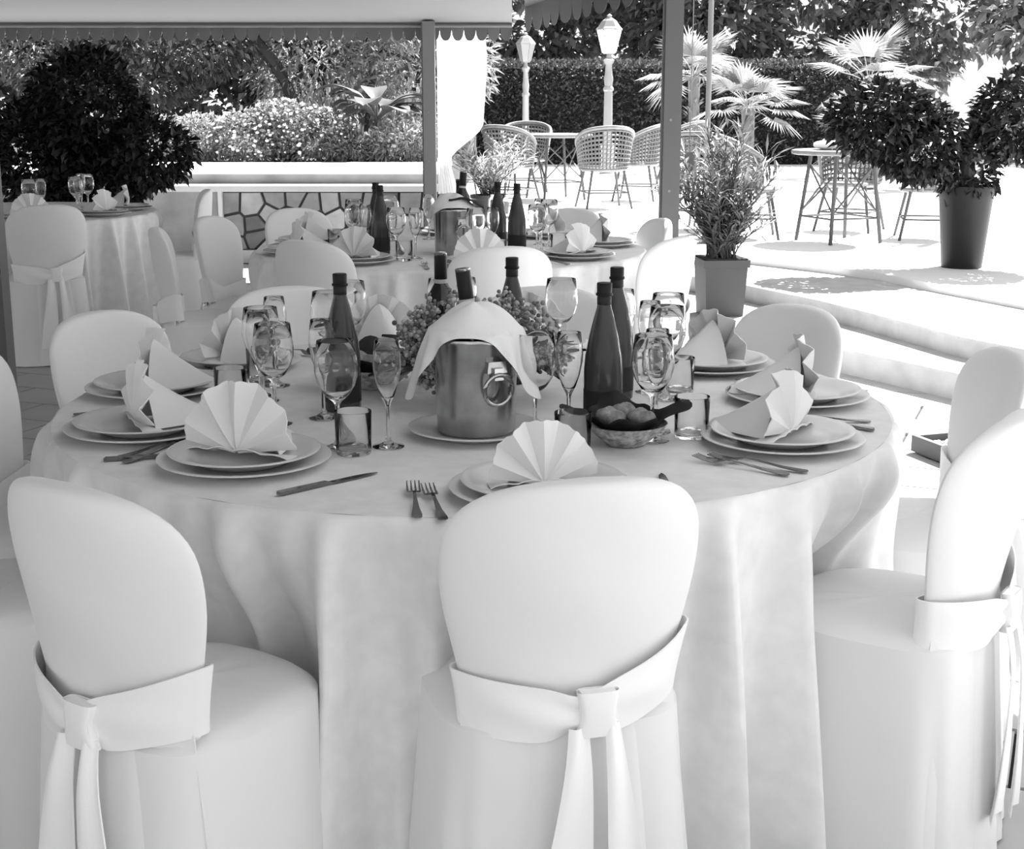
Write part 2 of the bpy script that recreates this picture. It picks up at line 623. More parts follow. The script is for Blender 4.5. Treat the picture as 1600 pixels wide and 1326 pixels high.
def chair_parts():
    # backrest: a padded curved shell, rounded at the rim
    def shell(sgn):
        def fn(u, v):
            a = (u * 2 - 1)
            s = sin(a * pi / 2)
            z = .44 + (.87 - .44) * sin(v * pi / 2)
            w = back_w(z)
            x = s * w
            th = .030 * max(0, 1 - abs(s) ** 3) ** .5 * max(0, 1 - v ** 6) ** .5
            y = back_y(x, z) + sgn * th
            y += sgn * .0025 * sin(z * 30 + s * 3) * (1 - abs(s))
            return (x, y, z)
        return fn
    mb = MB().grid(shell(-1), 33, 25).grid(shell(1), 33, 25)
    back = mb.mesh('backrest', M_COVER, 60)
    # skirt: the cover falling from the seat rim to the floor, with soft folds
    rg = random.Random(2)

    def loop(a, z):
        t = 1 - z / .455
        n = 2.6 if sin(a) > 0 else 3.6
        c_, s_ = cos(a), sin(a)
        x = .205 * math.copysign(abs(c_) ** (2 / n), c_)
        y = .205 * math.copysign(abs(s_) ** (2 / n), s_)
        if s_ < 0:
            y *= .93
        f = 1 + .16 * t + t * (.022 * sin(a * 7 + 1.3) + .020 * sin(a * 11 + .4) + .012 * sin(a * 17 + 2))
        return x * f, y * f + .215

    def skirt(u, v):
        z = .452 * (1 - v) + .004
        x, y = loop(u * 2 * pi, z)
        return (x, y, z)
    mb = MB().grid(skirt, 96, 14, cu=True)
    sk = mb.mesh('skirt', M_COVER, 60)

    def seat(u, v):
        a = u * 2 * pi
        r = v
        x, y = loop(a, .456)
        cx_, cy_ = 0, .215
        zz = .456 + .028 * (1 - r ** 4) ** .5 + .003 * sin(x * 60 + y * 35) * (1 - r) * r * 2
        return (cx_ + (x - cx_) * r, cy_ + (y - cy_) * r, zz)
    mb = MB().grid(seat, 64, 12, cu=True)
    st = mb.mesh('seat', M_COVER, 60)
    # lower back panel: hangs from the backrest to the floor behind the seat

    def panel(u, v):
        s = u * 2 - 1
        z = .53 * (1 - v) + .006
        w = .172 + .060 * v
        y = .019 - .040 * v + 1.9 * (s * w) ** 2 + v * (.010 * sin(s * 9 + .5) + .006 * sin(s * 17)) + .003 * sin(s * 23) * min(1, v * 5)
        return (s * w, y, z)
    pn = MB().sheet(panel, 31, 12, .004).mesh('back_panel', M_COVER, 60)

    # sash: a band pulled in towards a loop at the back
    def band(u, v):
        t = (u * 2 - 1) * pi            # once round the backrest, seam hidden in front
        rear = abs(t) <= pi / 2
        s = sin(t)
        pinch = math.exp(-(s / .22) ** 2) if rear else 0
        zt = .535 + .020 * abs(s) ** 1.3 - .014 * pinch + (.045 * s ** 1.5 if s > 0 else 0)
        zb = .438 + .014 * abs(s) + .030 * pinch + (.030 * s if s > 0 else 0)
        if not rear:
            zb += .02 * (1 - abs(s))
        z = zb + (zt - zb) * v
        w = back_w(max(z, .46)) + .009
        x = s * w
        th = .036 * max(0, 1 - abs(s) ** 3) ** .5 + .004
        y = back_y(min(abs(x), w - .009), z) + (-th if rear else th)
        if rear:
            y -= (.006 * sin(v * pi) + .004 * sin(v * 9 + s * 6) * (.5 + pinch) + .010) * (1 - s ** 4)
        return (x, y, z)
    sash = MB().sheet(band, 97, 10, .003).mesh('sash', M_SASH, 60)

    def knot(u, v):
        a = u * 2 * pi
        z = .458 + .074 * v
        w = .031 + .003 * cos(v * pi * 2)
        x = w * math.copysign(abs(cos(a)) ** .5, cos(a))
        y = .013 * math.copysign(abs(sin(a)) ** .7, sin(a)) - .004 * sin(v * pi)
        return (x + .02, -.008 + y, z)
    mb = MB().grid(knot, 24, 8, cu=True)
    mb.box(-.008, .048, -.019, .002, .459, .531)
    kn = mb.mesh('knot', M_SASH, 60)

    def tail(x_top, x_bot, wt, wb, zb, y0):
        def fn(u, v):
            z = .475 + (zb - .475) * v
            cxx = x_top + (x_bot - x_top) * v ** 1.3
            w = wt + (wb - wt) * min(1, v * 1.6)
            x = cxx + (u - .5) * w
            y = y0 - .012 * sin(min(1, v * 4) * pi / 2) - .007 * sin(u * pi * 1.5 + v * 2) - .03 * v * (1 - v)
            return (x, y, z)
        return MB().sheet(fn, 9, 16, .0025)
    t1 = tail(-.012, -.050, .034, .082, .10, -.016).mesh('tail', M_SASH, 60)
    t2 = tail(.044, .085, .026, .068, .06, -.016).mesh('tail', M_SASH, 60)

    return [('backrest', back, None, None), ('seat', st, None, None), ('skirt', sk, None, None),
            ('back_panel', pn, None, None), ('sash', sash, None, 'bright white sash tied round the chair back'),
            ('knot', kn, 4, None), ('tail', t1, 4, None), ('tail', t2, 4, None)]


KIND['chair'] = chair_parts()
T1 = (-.086, 3.21)
T2 = (-.28, 6.60)
T3 = (-3.05, 8.7)


def chair_at(T, a, d, label, group, twist=0):
    x, y = T[0] + d * cos(R(a)), T[1] + d * sin(R(a))
    return place('chair', 'covered_chair', label, 'chair', (x, y, 0), R(a + 90 + twist), group)


G1, G2, G3 = 'covered chairs round the near table', 'covered chairs round the second table', 'covered chairs at the left table'
CH1 = [(-117, 1.29, 'white covered chair at lower left of the photo, showing its round seat', -8),
       (-80, 1.14, 'nearest white covered chair with a sash tied in a long bow', 5),
       (-34, 1.21, 'white covered chair at the right photo edge, seat beside the front tablecloth fold', 0),
       (0, 1.24, 'white covered chair just behind the lower right chair, by the floor tray', 0),
       (39, 1.15, 'white covered chair before the stone steps, behind the two right-hand plates', -6),
       (80, 1.15, 'white covered chair behind the flowers and tall bottles of the near table', 0),
       (118, 1.28, 'white covered chair behind the left wine glasses of the near table', -4),
       (150, 1.20, 'white covered chair at the left rear of the near table', 0),
       (178, 1.22, 'white covered chair at the left edge of the photo, middle left place', 0),
       (207, 1.24, 'white covered chair left of the near table, beyond the lower left chair', 0)]
for a, d, lb, tw in CH1:
    chair_at(T1, a, d, lb, G1, tw)
CH2 = [(-77, 1.10, 'white covered chair centred before the second table, behind the dark capped bottle', 0),
       (-124, 1.00, 'white covered chair before the left side of the second table', 0),
       (-36, 1.20, 'sunlit white covered chair right of the second table, beside the planter', 0),
       (12, 1.02, 'white covered chair at the far right of the second table, before the dark pole', 0),
       (55, 1.05, 'white covered chair behind the right glasses of the second table', 0),
       (135, 1.22, 'white covered chair before the stone wall, left rear of the second table', 0),
       (164, 1.24, 'white covered chair seen side-on at the left of the second table', 0),
       (-168, 1.32, 'white covered chair at the near left of the second table', 0)]
for a, d, lb, tw in CH2:
    chair_at(T2, a, d, lb, G2, tw)
chair_at(T3, 14, 1.2, 'pale covered chair by the white wall post, facing the left table', G3)
chair_at(T3, -60, 1.15, 'pale covered chair in front of the left table', G3)
chair_at(T3, -110, 1.15, 'pale covered chair at the front left of the left table', G3)

# ================================================================== TABLES AND CLOTHS
def cloth(T, Rr, chairs, seed, label, name='tablecloth'):
    rg = random.Random(seed)
    ph = [rg.uniform(0, 6.28) for _ in range(4)]

    def rad(a, s):
        f = .5 + .5 * sin(a * 17 + ph[0] + .9 * sin(a * 2 + ph[1]))
        f2 = .5 + .5 * sin(a * 31 + ph[2] + 1.2 * sin(a * 3 + ph[3]))
        r = Rr + .014 * (1 - math.exp(-s / .012)) + .02 * s
        k = sst(.06, .42, s)
        wm = 0
        for ca_, d_, *_ in chairs:
            da = (math.degrees(a) - ca_ + 180) % 360 - 180
            w = math.exp(-(abs(da) / 12.0) ** 4)
            wm = max(wm, w)
            rt = min(Rr, d_ - .475)
            r = r * (1 - w * k) + (rt - .012 * s) * w * k
        r += s ** .65 * (.060 * (f ** 1.7 - .4) + .15 * (f2 ** 3 - .3) + .016 * sin(a * 67 + ph[1] + 2 * sin(a * 5))) * (1 - .3 * min(1, wm * k))
        return r
    NU = 720

    def top(u, v):
        a = u * 2 * pi
        r = Rr * (v ** .8)
        return (r * cos(a), r * sin(a), .7505 + .0008 * sin(r * 40 * cos(a) + 3) * sin(r * 33 * sin(a)))

    def side(u, v):
        a = u * 2 * pi
        s = v
        r = rad(a, s)
        e = math.exp(-s / .012)
        return (r * cos(a), r * sin(a), .7505 * (1 - s) + .003 * (1 - e))
    mb = MB().grid(top, NU // 3, 12, cu=True)
    me_top = mb.mesh('cloth_top', M_CLOTH, 60)

    def side2(u, v):
        s = 0 if v == 0 else (v ** 1.8)
        return side(u, s)
    root = thing(name, label, 'tablecloth', (T[0], T[1], 0), group='floor-length white tablecloths')
    ob('cloth_top', me_top, root)
    ob('cloth_skirt', MB().grid(side2, NU, 34, cu=True).mesh('cloth_skirt', M_CLOTH, 70), root)
    t = thing('round_table', label.replace('cloth on', 'table under cloth,'), 'table', (T[0], T[1], 0), group='round banquet tables')
    return root, t


def table_under(t, Rr):
    ob('tabletop', MB().lathe([(0, .715), (Rr - .02, .715), (Rr - .01, .72), (Rr - .01, .742), (Rr - .02, .747), (0, .747)], 48).mesh('tt', M_GREYRENDER, 40), t)
    ob('pedestal', MB().lathe([(0, .03), (.06, .03), (.045, .2), (.045, .6), (.09, .714), (0, .714)], 20).mesh('pd', M_TRAY, 40), t)
    for k in range(4):
        b = MB().box(.03, .36, -.025, .025, 0, .04)
        ob('foot', b.xform(Matrix.Rotation(k * pi / 2 + .4, 4, 'Z')).mesh('ft', M_TRAY, 0), t)


for T, Rr, chs, sd_, lb, lt in ((T1, .925, CH1, 3, 'white floor-length cloth on the near round table', 'large round table under the nearest white cloth'),
                            (T2, .885, CH2, 8, 'white floor-length cloth on the second round table', 'round table under the second white cloth, farther back'),
                            (T3, .88, [(14, 1.2), (-60, 1.15), (-110, 1.15)], 9, 'pale floor-length cloth on the left-hand round table', 'round table under the pale cloth at the far left')):
    rt_, t_ = cloth(T, Rr, chs, sd_, lb)
    t_['label'] = lt
    table_under(t_, Rr)

# ================================================================== TABLEWARE KINDS
def glass_prof(outer, th, foot_r):
    """outer: bowl profile from the stem top up to the rim; returns a closed profile"""
    z0 = outer[0][1]
    o = [(0, 0), (foot_r, 0), (foot_r, .0018), (foot_r * .55, .005), (.0075, .011), (.0042, .022), (.0036, z0 * .6), (.0045, z0 - .008)]
    inn = [(max(0, r - th), z + (th if i == 0 else 0)) for i, (r, z) in enumerate(outer)]
    inn[0] = (0, z0 + .006)
    return o + outer + [(outer[-1][0] - th * .5, outer[-1][1] + .0006)] + inn[::-1]


wine_o = [(.009, .094), (.024, .107), (.036, .126), (.0425, .148), (.0435, .163), (.0415, .185), (.0375, .215)]
flute_o = [(.007, .090), (.014, .104), (.022, .128), (.0275, .155), (.0285, .170), (.0265, .192), (.0235, .215)]
KIND['wine'] = [('wine_glass', MB().lathe(glass_prof(wine_o, .0011, .036), 32).mesh('wine_glass', M_GLASS, 50), None, None)]
KIND['flute'] = [('flute', MB().lathe(glass_prof(flute_o, .0011, .032), 28).mesh('flute', M_GLASS, 50), None, None)]
KIND['tumbler'] = [('tumbler', MB().lathe([(0, 0), (.033, 0), (.0345, .003), (.0365, .084), (.036, .085), (.0353, .084), (.0332, .012), (.030, .0085), (0, .008)], 32).mesh('tumbler', M_GLASS, 50), None, None)]
KIND['charger'] = [('charger', MB().lathe([(0, 0), (.10, 0), (.104, .004), (.158, .016), (.163, .0175), (.1635, .0195), (.160, .0205), (.150, .0180), (.112, .0105), (.105, .0075), (0, .0070)], 56).mesh('charger', M_PLATE, 50), None, None)]
KIND['plate'] = [('plate', MB().lathe([(0, 0), (.086, 0), (.090, .004), (.138, .021), (.143, .0225), (.1435, .0245), (.140, .0255), (.128, .0225), (.100, .012), (.092, .0075), (0, .0070)], 56).mesh('plate', M_PLATE, 50), None, None)]


def napkin_mesh(seed, rot=0):
    rg = random.Random(seed)
    N = 5
    mb = MB()

    def fan(u, v):
        phi = R(6) + u * R(168)
        t = u * N
        tri = abs((t % 1) - .5) * 4 - 1       # sharp pleats
        wav = tri * (.8 + .3 * sin(u * 9 + seed))
        r = .004 + (.118 + .006 * sin(u * pi)) * v * (1 + .010 * sin(u * 95))
        x = r * cos(phi) * 1.0
        z = r * sin(phi) * 1.08
        y = wav * .017 * v ** .8 + .035 * v * v * sin(phi) * .6
        return (x, y, z + .010)
    mb.sheet(fan, 81, 9, .0022)

    def tail(u, v):
        s = v * 2 - 1
        y = .022 + .165 * u
        h = .100 * (1 - u) ** 1.25 + .014
        w = .062 * (1 - u) ** .7 + .016
        return (s * w, y + .01 * s * s, .006 + h * (1 - abs(s) ** 1.7))
    mb.sheet(tail, 14, 13, .0022)

    def base(u, v):
        s = u * 2 - 1
        return (s * .118, -.012 + v * .05 + .01 * s * s, .003 + .014 * (1 - abs(s) ** 2) * (1 - v) + .006 * (1 - v) * abs(sin(s * 6)))
    mb.sheet(base, 25, 5, .0022)
    return mb.mesh('fan_napkin', M_NAPKIN, 30)


for i in range(3):
    KIND['napkin%d' % i] = [('fan_napkin', napkin_mesh(i + 1), None, None)]


def fork_mesh():
    mb = MB()

    def strip(pts):       # (y, halfwidth, z)
        k = len(mb.v)
        for y, w, z in pts:
            mb.v += [(-w, y, z), (w, y, z), (w, y, z + .0022), (-w, y, z + .0022)]
        for i in range(len(pts) - 1):
            a = k + i * 4
            for j in range(4):
                mb.f.append((a + j, a + (j + 1) % 4, a + 4 + (j + 1) % 4, a + 4 + j))
        mb.f.append((k + 3, k + 2, k + 1, k))
        e = k + (len(pts) - 1) * 4
        mb.f.append((e, e + 1, e + 2, e + 3))
    strip([(-.10, .004, .002), (-.096, .0085, .002), (-.085, .009, .002), (-.05, .0055, .004), (0, .0028, .010), (.025, .003, .012), (.036, .009, .008), (.045, .0125, .006), (.052, .0128, .005)])
    for q in (-.0108, -.0036, .0036, .0108):
        k = len(mb.v)
        for y, z, w in ((.052, .005, .0018), (.075, .006, .0016), (.098, .011, .0008)):
            mb.v += [(q - w, y, z), (q + w, y, z), (q + w, y, z + .002), (q - w, y, z + .002)]
        for i in range(2):
            a = k + i * 4
            for j in range(4):
                mb.f.append((a + j, a + (j + 1) % 4, a + 4 + (j + 1) % 4, a + 4 + j))
        mb.f.append((k + 8, k + 9, k + 10, k + 11))
    return mb.mesh('fork', M_SILVER, 40)


def knife_mesh():
    mb = MB()
    P = [(-.11, .004, .004), (-.106, .0085, .006), (-.06, .0075, .006), (-.005, .006, .006), (.003, .0045, .0035), (.012, .0085, .002), (.06, .0095, .0016), (.095, .007, .0014), (.112, .001, .0012)]
    k = 0
    for y, w, h in P:
        mb.v += [(-w, y, .001), (w * .8, y, .001), (w * .8, y, .001 + h), (-w, y, .001 + h)]
    for i in range(len(P) - 1):
        a = i * 4
        for j in range(4):
            mb.f.append((a + j, a + (j + 1) % 4, a + 4 + (j + 1) % 4, a + 4 + j))
    mb.f += [(3, 2, 1, 0), (32, 33, 34, 35)]
    return mb.mesh('knife', M_SILVER, 40)


KIND['fork'] = [('fork', fork_mesh(), None, None)]
KIND['knife'] = [('knife', knife_mesh(), None, None)]

wb = MB().lathe([(0, .006), (.020, 0), (.036, 0), (.0405, .006), (.041, .05), (.041, .118), (.0385, .150), (.031, .190), (.0215, .230), (.0155, .252), (.0138, .262), (.0138, .285), (0, .285)], 28)
KIND['water'] = [('bottle_body', wb.mesh('water_bottle', M_WATER, 50), None, None),
                 ('bottle_cap', MB().lathe([(0, .276), (.0150, .276), (.0175, .2775), (.0178, .2815), (.0155, .283), (.0158, .302), (.0145, .304), (0, .304)], 24).mesh('cap', M_CAP, 40), None, None),
                 ('neck_band', MB().lathe([(.0142, .258), (.0150, .259), (.0150, .274), (.0142, .275)], 24).mesh('nb', M_LABEL, 40), None, None),
                 ('label', MB().lathe([(.0405, .022), (.0416, .0225), (.0416, .080), (.0405, .0805)], 32).mesh('lab', M_LABEL, 40), None, None)]
vb = MB().lathe([(0, .012), (.02, .004), (.032, 0), (.037, .004), (.0375, .02), (.0375, .185), (.034, .204), (.023, .222), (.0155, .238), (.0142, .252), (.0142, .306), (0, .306)], 28)
KIND['winebottle'] = [('bottle_body', vb.mesh('wine_bottle', M_WINE, 50), None, None),
                      ('capsule', MB().lathe([(.0150, .246), (.0156, .247), (.0156, .300), (.0150, .309), (0, .310)], 24).mesh('capsule', M_CAP, 40), None, None),
                      ('capsule_rim', MB().lathe([(.0153, .303), (.0160, .304), (.0160, .309), (.0120, .311), (0, .311)], 24).mesh('cr', M_SILVER, 40), None, None),
                      ('neck_label', MB().lathe([(.0153, .232), (.0163, .234), (.0160, .245), (.0152, .246)], 24).mesh('nl', M_PALELABEL, 40), None, None),
                      ('label', MB().lathe([(.0376, .05), (.0382, .051), (.0382, .13), (.0376, .131)], 32).mesh('wl', M_PALELABEL, 40), None, None)]
ZT = .752


def polar(T, a, r, right=0):
    c_, s_ = cos(R(a)), sin(R(a))
    return (T[0] + r * c_ - right * s_, T[1] + r * s_ + right * c_)


NAP = 0


def setting(T, a, ph, rp=.735, nap=True, ns=.92, gl=((.22, .05), (.26, .125), (.185, .115)), forks=0, knife=False, tab='near table', which='wft', twist=0):
    global NAP
    g = ' on the ' + tab
    x, y = polar(T, a, rp)
    place('charger', 'charger_plate', 'white charger plate under a smaller plate, %s' % ph, 'plate', (x, y, ZT), R(a), 'charger plates' + g)
    place('plate', 'dinner_plate', 'white rimmed plate under a folded napkin, %s' % ph, 'plate', (x, y, ZT + .0085), R(a), 'dinner plates' + g)
    if nap:
        place('napkin%d' % (NAP % 3), 'fan_napkin', 'white napkin pleated into a fan, %s' % ph, 'napkin',
              (*polar(T, a, rp + .02), ZT + .0165), R(a + 90 + twist), 'fan napkins' + g, scale=(ns, ns, ns))
        NAP += 1
    for k, (i_, r_) in zip(('wine', 'flute', 'tumbler'), gl):
        if k[0] not in which:
            continue
        nm = {'wine': 'wine_glass', 'flute': 'flute_glass', 'tumbler': 'tumbler'}[k]
        d = {'wine': 'wide clear wine glass', 'flute': 'slender clear stemmed glass', 'tumbler': 'short clear water tumbler'}[k]
        px, py = polar(T, a, rp - i_, r_)
        place(k, nm, '%s, %s' % (d, ph), 'glass', (px, py, ZT), 0, nm.replace('_', ' ') + 's' + g)
    for q in range(forks):
        px, py = polar(T, a, rp + .01 + .02 * q, -.225 + .032 * q)
        place('fork', 'fork', '%s steel fork left of the plate, %s' % (('outer', 'inner')[q], ph), 'fork', (px, py, ZT), R(a + 90 - 4 + 5 * q), 'forks' + g)
    if knife:
        px, py = polar(T, a, rp + .01, .225)
        place('knife', 'table_knife', 'steel table knife right of the plate, %s' % ph, 'knife', (px, py, ZT), R(a + 90 - 10), 'knives' + g)


def at(px, py, base=ZT):
    return (px, py, base)


# --- near table
setting(T1, -80, 'nearest place', rp=.80, ns=.80, gl=((.43, .07), (.43, .14), (.275, .115)), forks=2, knife=True)
setting(T1, -126, 'front-left place', rp=.715, ns=.98, gl=((.205, .05), (.27, .125), (.19, .105)), forks=2, knife=True, twist=14)
setting(T1, -33, 'front-right place', rp=.75, gl=((.235, -.115), (.262, -.045), (.18, -.045)), forks=2, knife=True)
setting(T1, 1, 'middle right place', rp=.74, gl=((.30, .02), (.33, .10), (.26, .09)), forks=1, knife=True)
setting(T1, 34, 'right rear place', rp=.72, gl=((.20, -.06), (.24, .06), (.17, .03)), forks=1, knife=True)
setting(T1, 80, 'rear place right of the flowers', rp=.74, gl=((.18, -.12), (.20, .13), (.19, .10)), which='wf')
setting(T1, 112, 'rear place left of the flowers', rp=.74, gl=((.17, .13), (.20, -.10), (.19, .10)), which='wf')
setting(T1, 145, 'left rear place', rp=.76, gl=((.30, -.02), (.26, .125), (.2, .115)), forks=1, knife=True)
setting(T1, 172, 'middle left place', rp=.76, gl=((.28, .06), (.30, .14), (.22, .11)), forks=1)
setting(T1, -155, 'left front place', rp=.745, gl=((.27, .03), (.38, .02), (.2, .12)), forks=1, knife=True)

# --- bottles of the near table
GB = 'bottles on the near table'
place('water', 'water_bottle', 'dark water bottle behind the front-left wine glass', 'bottle', (-.376, 3.12, ZT), 0, GB)
place('water', 'water_bottle', 'dark water bottle right of the bucket, front one of the pair', 'bottle', (.192, 2.965, ZT), 1, GB)
place('water', 'water_bottle', 'dark water bottle right of the bucket, rear one of the pair', 'bottle', (.238, 3.24, ZT), 2, GB)
place('water', 'water_bottle', 'dark water bottle behind the flowers, beside the leaning wine bottle', 'bottle', (.0, 3.44, ZT), 3, GB)
place('winebottle', 'wine_bottle', 'black-capped wine bottle standing behind the flowers of the near table', 'bottle', (-.174, 3.49, ZT), 1, GB)
# --- ice bucket on its plate, with cloth and bottle
BX, BY = -.074, 2.885
place('charger', 'bucket_plate', 'white plate under the steel bucket of the near table', 'plate', (BX, BY, ZT), 0, scale=(.86, .86, 1))


def bucket(loc, label, grp):
    b = thing('ice_bucket', label, 'bucket', loc, group=grp)
    ob('bucket_body', MB().lathe([(0, 0), (.076, 0), (.079, .003), (.080, .012), (.086, .186), (.0885, .190), (.0895, .196), (.0880, .200), (.0855, .199), (.083, .19), (.077, .012), (0, .008)], 48).mesh('bucket', M_STEEL, 40), b)
    for an in (-62, 118):
        c_, s_ = cos(R(an)), sin(R(an))
        m = Matrix.Rotation(R(an + 90), 4, 'Z')
        h = ob('handle_bracket', MB().box(-.022, .022, -.096, -.082, .135, .158, .86).add(*_bx(-.010, .010, -.104, -.088, .122, .146)).xform(m).mesh('hb', M_STEEL, 0), b)
        ring = []
        for i in range(28):
            t = 2 * pi * i / 28
            ring.append((.031 * sin(t), -.101 - .004 * cos(t), .102 + .031 * cos(t)))
        mb = MB()
        k = 0
        mb.tube(ring + ring[:1], .0045, 8, caps=False)
        ob('handle_ring', mb.xform(m).mesh('hr', M_STEEL), h)
    return b


def _bx(x0, x1, y0, y1, z0, z1):
    q = MB().box(x0, x1, y0, y1, z0, z1)
    return q.v, q.f


bucket((BX, BY, ZT + .0085), 'steel ice bucket with ring handle, middle of the near table', 'ice buckets')


def drape(loc, label, seed, left=.14, right=.13, aL=188, aR=-24):
    def fn(u, v):
        a = u * 2 * pi
        dg = math.degrees(a)
        dl = (dg - aL + 180) % 360 - 180
        dr = (dg - aR + 180) % 360 - 180
        db = (dg - 90 + 180) % 360 - 180
        hang = .006 + left * math.exp(-(dl / 30) ** 2) + right * math.exp(-(dr / 30) ** 2) + .05 * math.exp(-(db / 40) ** 2)
        Lr = .093
        l = v * (Lr + hang)
        if l < Lr:
            q = l / Lr
            r = l
            z = .214 + .052 * (1 - q * q) + .005 * sin(a * 3 + seed) * q * (1 - q) * 4
        else:
            r = Lr + .004 + (l - Lr) * .30 + .006 * sin(a * 14 + seed) * min(1, (l - Lr) * 20)
            z = .214 - (l - Lr)
        return (r * cos(a), r * sin(a), z)
    mb = MB()
    mb.grid(fn, 120, 26, cu=True)
    o = ob('bucket_cloth', mb.mesh('bucket_cloth', M_NAPKIN, 60), None, loc)
    tag(o, label, 'napkin', 'cloths over the ice buckets')
    return o


drape((BX, BY, ZT + .0085), 'white cloth draped over the steel bucket of the near table', 1)
place('winebottle', 'wine_bottle', 'black-capped wine bottle leaning out of the near steel bucket', 'bottle', (BX + .012, BY + .035, ZT + .03), 2, GB, rx=R(-5), ry=R(7))

# --- bread baskets with black cloths and rolls
def basket(x, y, label, rollrow, seed, k=1.0):
    rg = random.Random(seed)
    b = thing('bread_basket', label, 'basket', (x, y, ZT), rg.uniform(0, 6), group='bread baskets on the near table')
    b.scale = (k, k, k)
    ob('bowl', MB().lathe([(0, 0), (.045, 0), (.050, .004), (.090, .040), (.099, .052), (.097, .053), (.088, .044), (.048, .008), (0, .006)], 36).mesh('bowl', M_BASKET, 40), b)

    def cl(u, v):
        a = u * 2 * pi
        corner = abs(cos(2 * a)) ** 3
        L = .100 + .060 * corner
        r = v * L
        z = .012 + .80 * max(0, r - .03) - .45 * max(0, r - .10) + .006 * sin(a * 9) * v
        return (r * cos(a), r * sin(a), z)
    o = ob('basket_cloth', MB().grid(cl, 72, 12, cu=True).mesh('basket_cloth', M_BLACKCLOTH, 60), None, (x, y, ZT + .004), (0, 0, .15), (k, k, k))
    tag(o, 'black cloth lining the ' + label.split(',')[0], 'cloth', 'black basket linings')
    for i, (dx, dy, dz, what) in enumerate(rollrow):
        mb = MB().ball((0, 0, 0), .032, 14, 10, 1.35, .95, .8)
        mb.v = [(p[0], p[1], p[2] + .003 * sin(p[0] * 160)) for p in mb.v]
        tag(ob('bread_roll', mb.mesh('roll', M_BREAD), None, (x + dx * k, y + dy * k, ZT + dz * k), (.1, .15 * (i - 1), rg.uniform(0, 3)), (k * .9, k * .9, k * .9)),
            what, 'bread', 'bread rolls')


basket(.228, 2.80, 'patterned bread bowl right of the near steel bucket', [(-.035, .012, .062, 'bread roll at the left of the right-hand bread bowl'), (.038, .0, .062, 'bread roll at the right of the right-hand bread bowl'), (.0, .045, .066, 'bread roll at the back of the right-hand bread bowl')], 1, .85)
basket(-.33, 3.38, 'bread bowl behind the front-left water bottle', [(-.03, .0, .062, 'bread roll at the left of the bread bowl behind the water bottle'), (.04, .01, .062, 'bread roll at the right of the bread bowl behind the water bottle')], 2)

# --- flower arrangement behind the bucket
FX, FY = -.075, 3.235
fa = thing('flower_arrangement', 'low arrangement of pale blossoms and dark leaves behind the near bucket', 'flowers', (FX, FY, ZT))
ob('vase', MB().lathe([(0, 0), (.055, 0), (.07, .03), (.075, .07), (.07, .075), (.06, .06), (0, .05)], 24).mesh('vase', M_LABEL, 40), fa)
rg = random.Random(5)
for k in range(30):
    az = rg.uniform(0, 2 * pi) if k > 12 else pi + (k / 12) * pi + rg.uniform(-.1, .1)
    el = rg.uniform(.12, 1.2)
    rr = rg.uniform(.165, .195)
    c = Vector((rr * cos(el) * cos(az) * 1.05, rr * cos(el) * sin(az) * .75, .05 + rr * 1.02 * sin(el)))
    mb = MB()
    for q in range(60):
        d = Vector((rg.gauss(0, 1), rg.gauss(0, 1), rg.gauss(0, 1))).normalized() * rg.uniform(.010, .042)
        mb.ball(c + d, rg.uniform(.0035, .0065), 6, 4)
    ob('blossom_cluster', mb.mesh('blossoms', M_BLOSSOM, 60), fa)
    ob('stem', MB().tube([(0, 0, .05), c * .9], .002, 5).mesh('stem', M_DARKLEAF), fa)
for k in range(15):
    az = k / 15 * 2 * pi + .2
    el = rg.uniform(.0, .75)
    rr = rg.uniform(.11, .16)
    p = Vector((rr * cos(el) * cos(az), rr * cos(el) * sin(az) * .8, .06 + rr * sin(el)))
    d = Vector((cos(az), .8 * sin(az), rg.uniform(-.2, .7))).normalized()
    sd2 = d.cross(Vector((0, 0, 1))).normalized()
    nn = sd2.cross(d)

    def lf(u, v):
        w = .021 * sin(pi * min(1, u * .98 + .02)) ** .8
        q = p + d * (u * .115) + sd2 * ((v - .5) * 2 * w) - nn * (.03 * u * u) + nn * (.006 * abs(v - .5) * 2)
        return q
    ob('leaf', MB().sheet(lf, 9, 5, .0008).mesh('leaf', M_DARKLEAF, 60), fa)

# --- second table
S2 = [(-36, 'front-right place of the second table', 1), (-78, 'front-centre place of the second table', 1),
      (-122, 'front-left place of the second table', 1), (-160, 'left place of the second table', 1), (165, 'left rear place of the second table', 0),
      (128, 'rear left place of the second table', 1), (92, 'rear centre place of the second table', 1),
      (50, 'rear right place of the second table', 1), (8, 'right place of the second table', 1)]
for i, (a, ph, n_) in enumerate(S2):
    setting(T2, a, ph, rp=.70, tab='second table', forks=1 if i < 4 else 0, gl=((.24, .03), (.27, .11), (.18, .115)), which='wft' if i < 5 else 'wf')
GB2 = 'bottles on the second table'
place('water', 'water_bottle', 'dark water bottle at the left of the second table, front of two', 'bottle', (-.575, 6.30, ZT), 0, GB2)
place('water', 'water_bottle', 'dark water bottle at the left of the second table, rear of two', 'bottle', (-.61, 6.48, ZT), 0, GB2)
place('water', 'water_bottle', 'dark water bottle on the second table, left one of the right pair', 'bottle', (-.065, 6.55, ZT), 0, GB2)
place('water', 'water_bottle', 'dark water bottle on the second table, right one of the right pair', 'bottle', (.022, 6.42, ZT), 0, GB2)
bucket((-.26, 6.36, ZT), 'steel ice bucket in the middle of the second table', 'ice buckets')
drape((-.26, 6.36, ZT), 'white cloth laid over the bucket of the second table', 4, .05, .03, 200, -10)
place('winebottle', 'wine_bottle', 'dark wine bottle standing in the bucket of the second table', 'bottle', (-.235, 6.385, ZT + .05), 0, GB2, rx=R(-3), ry=R(4))
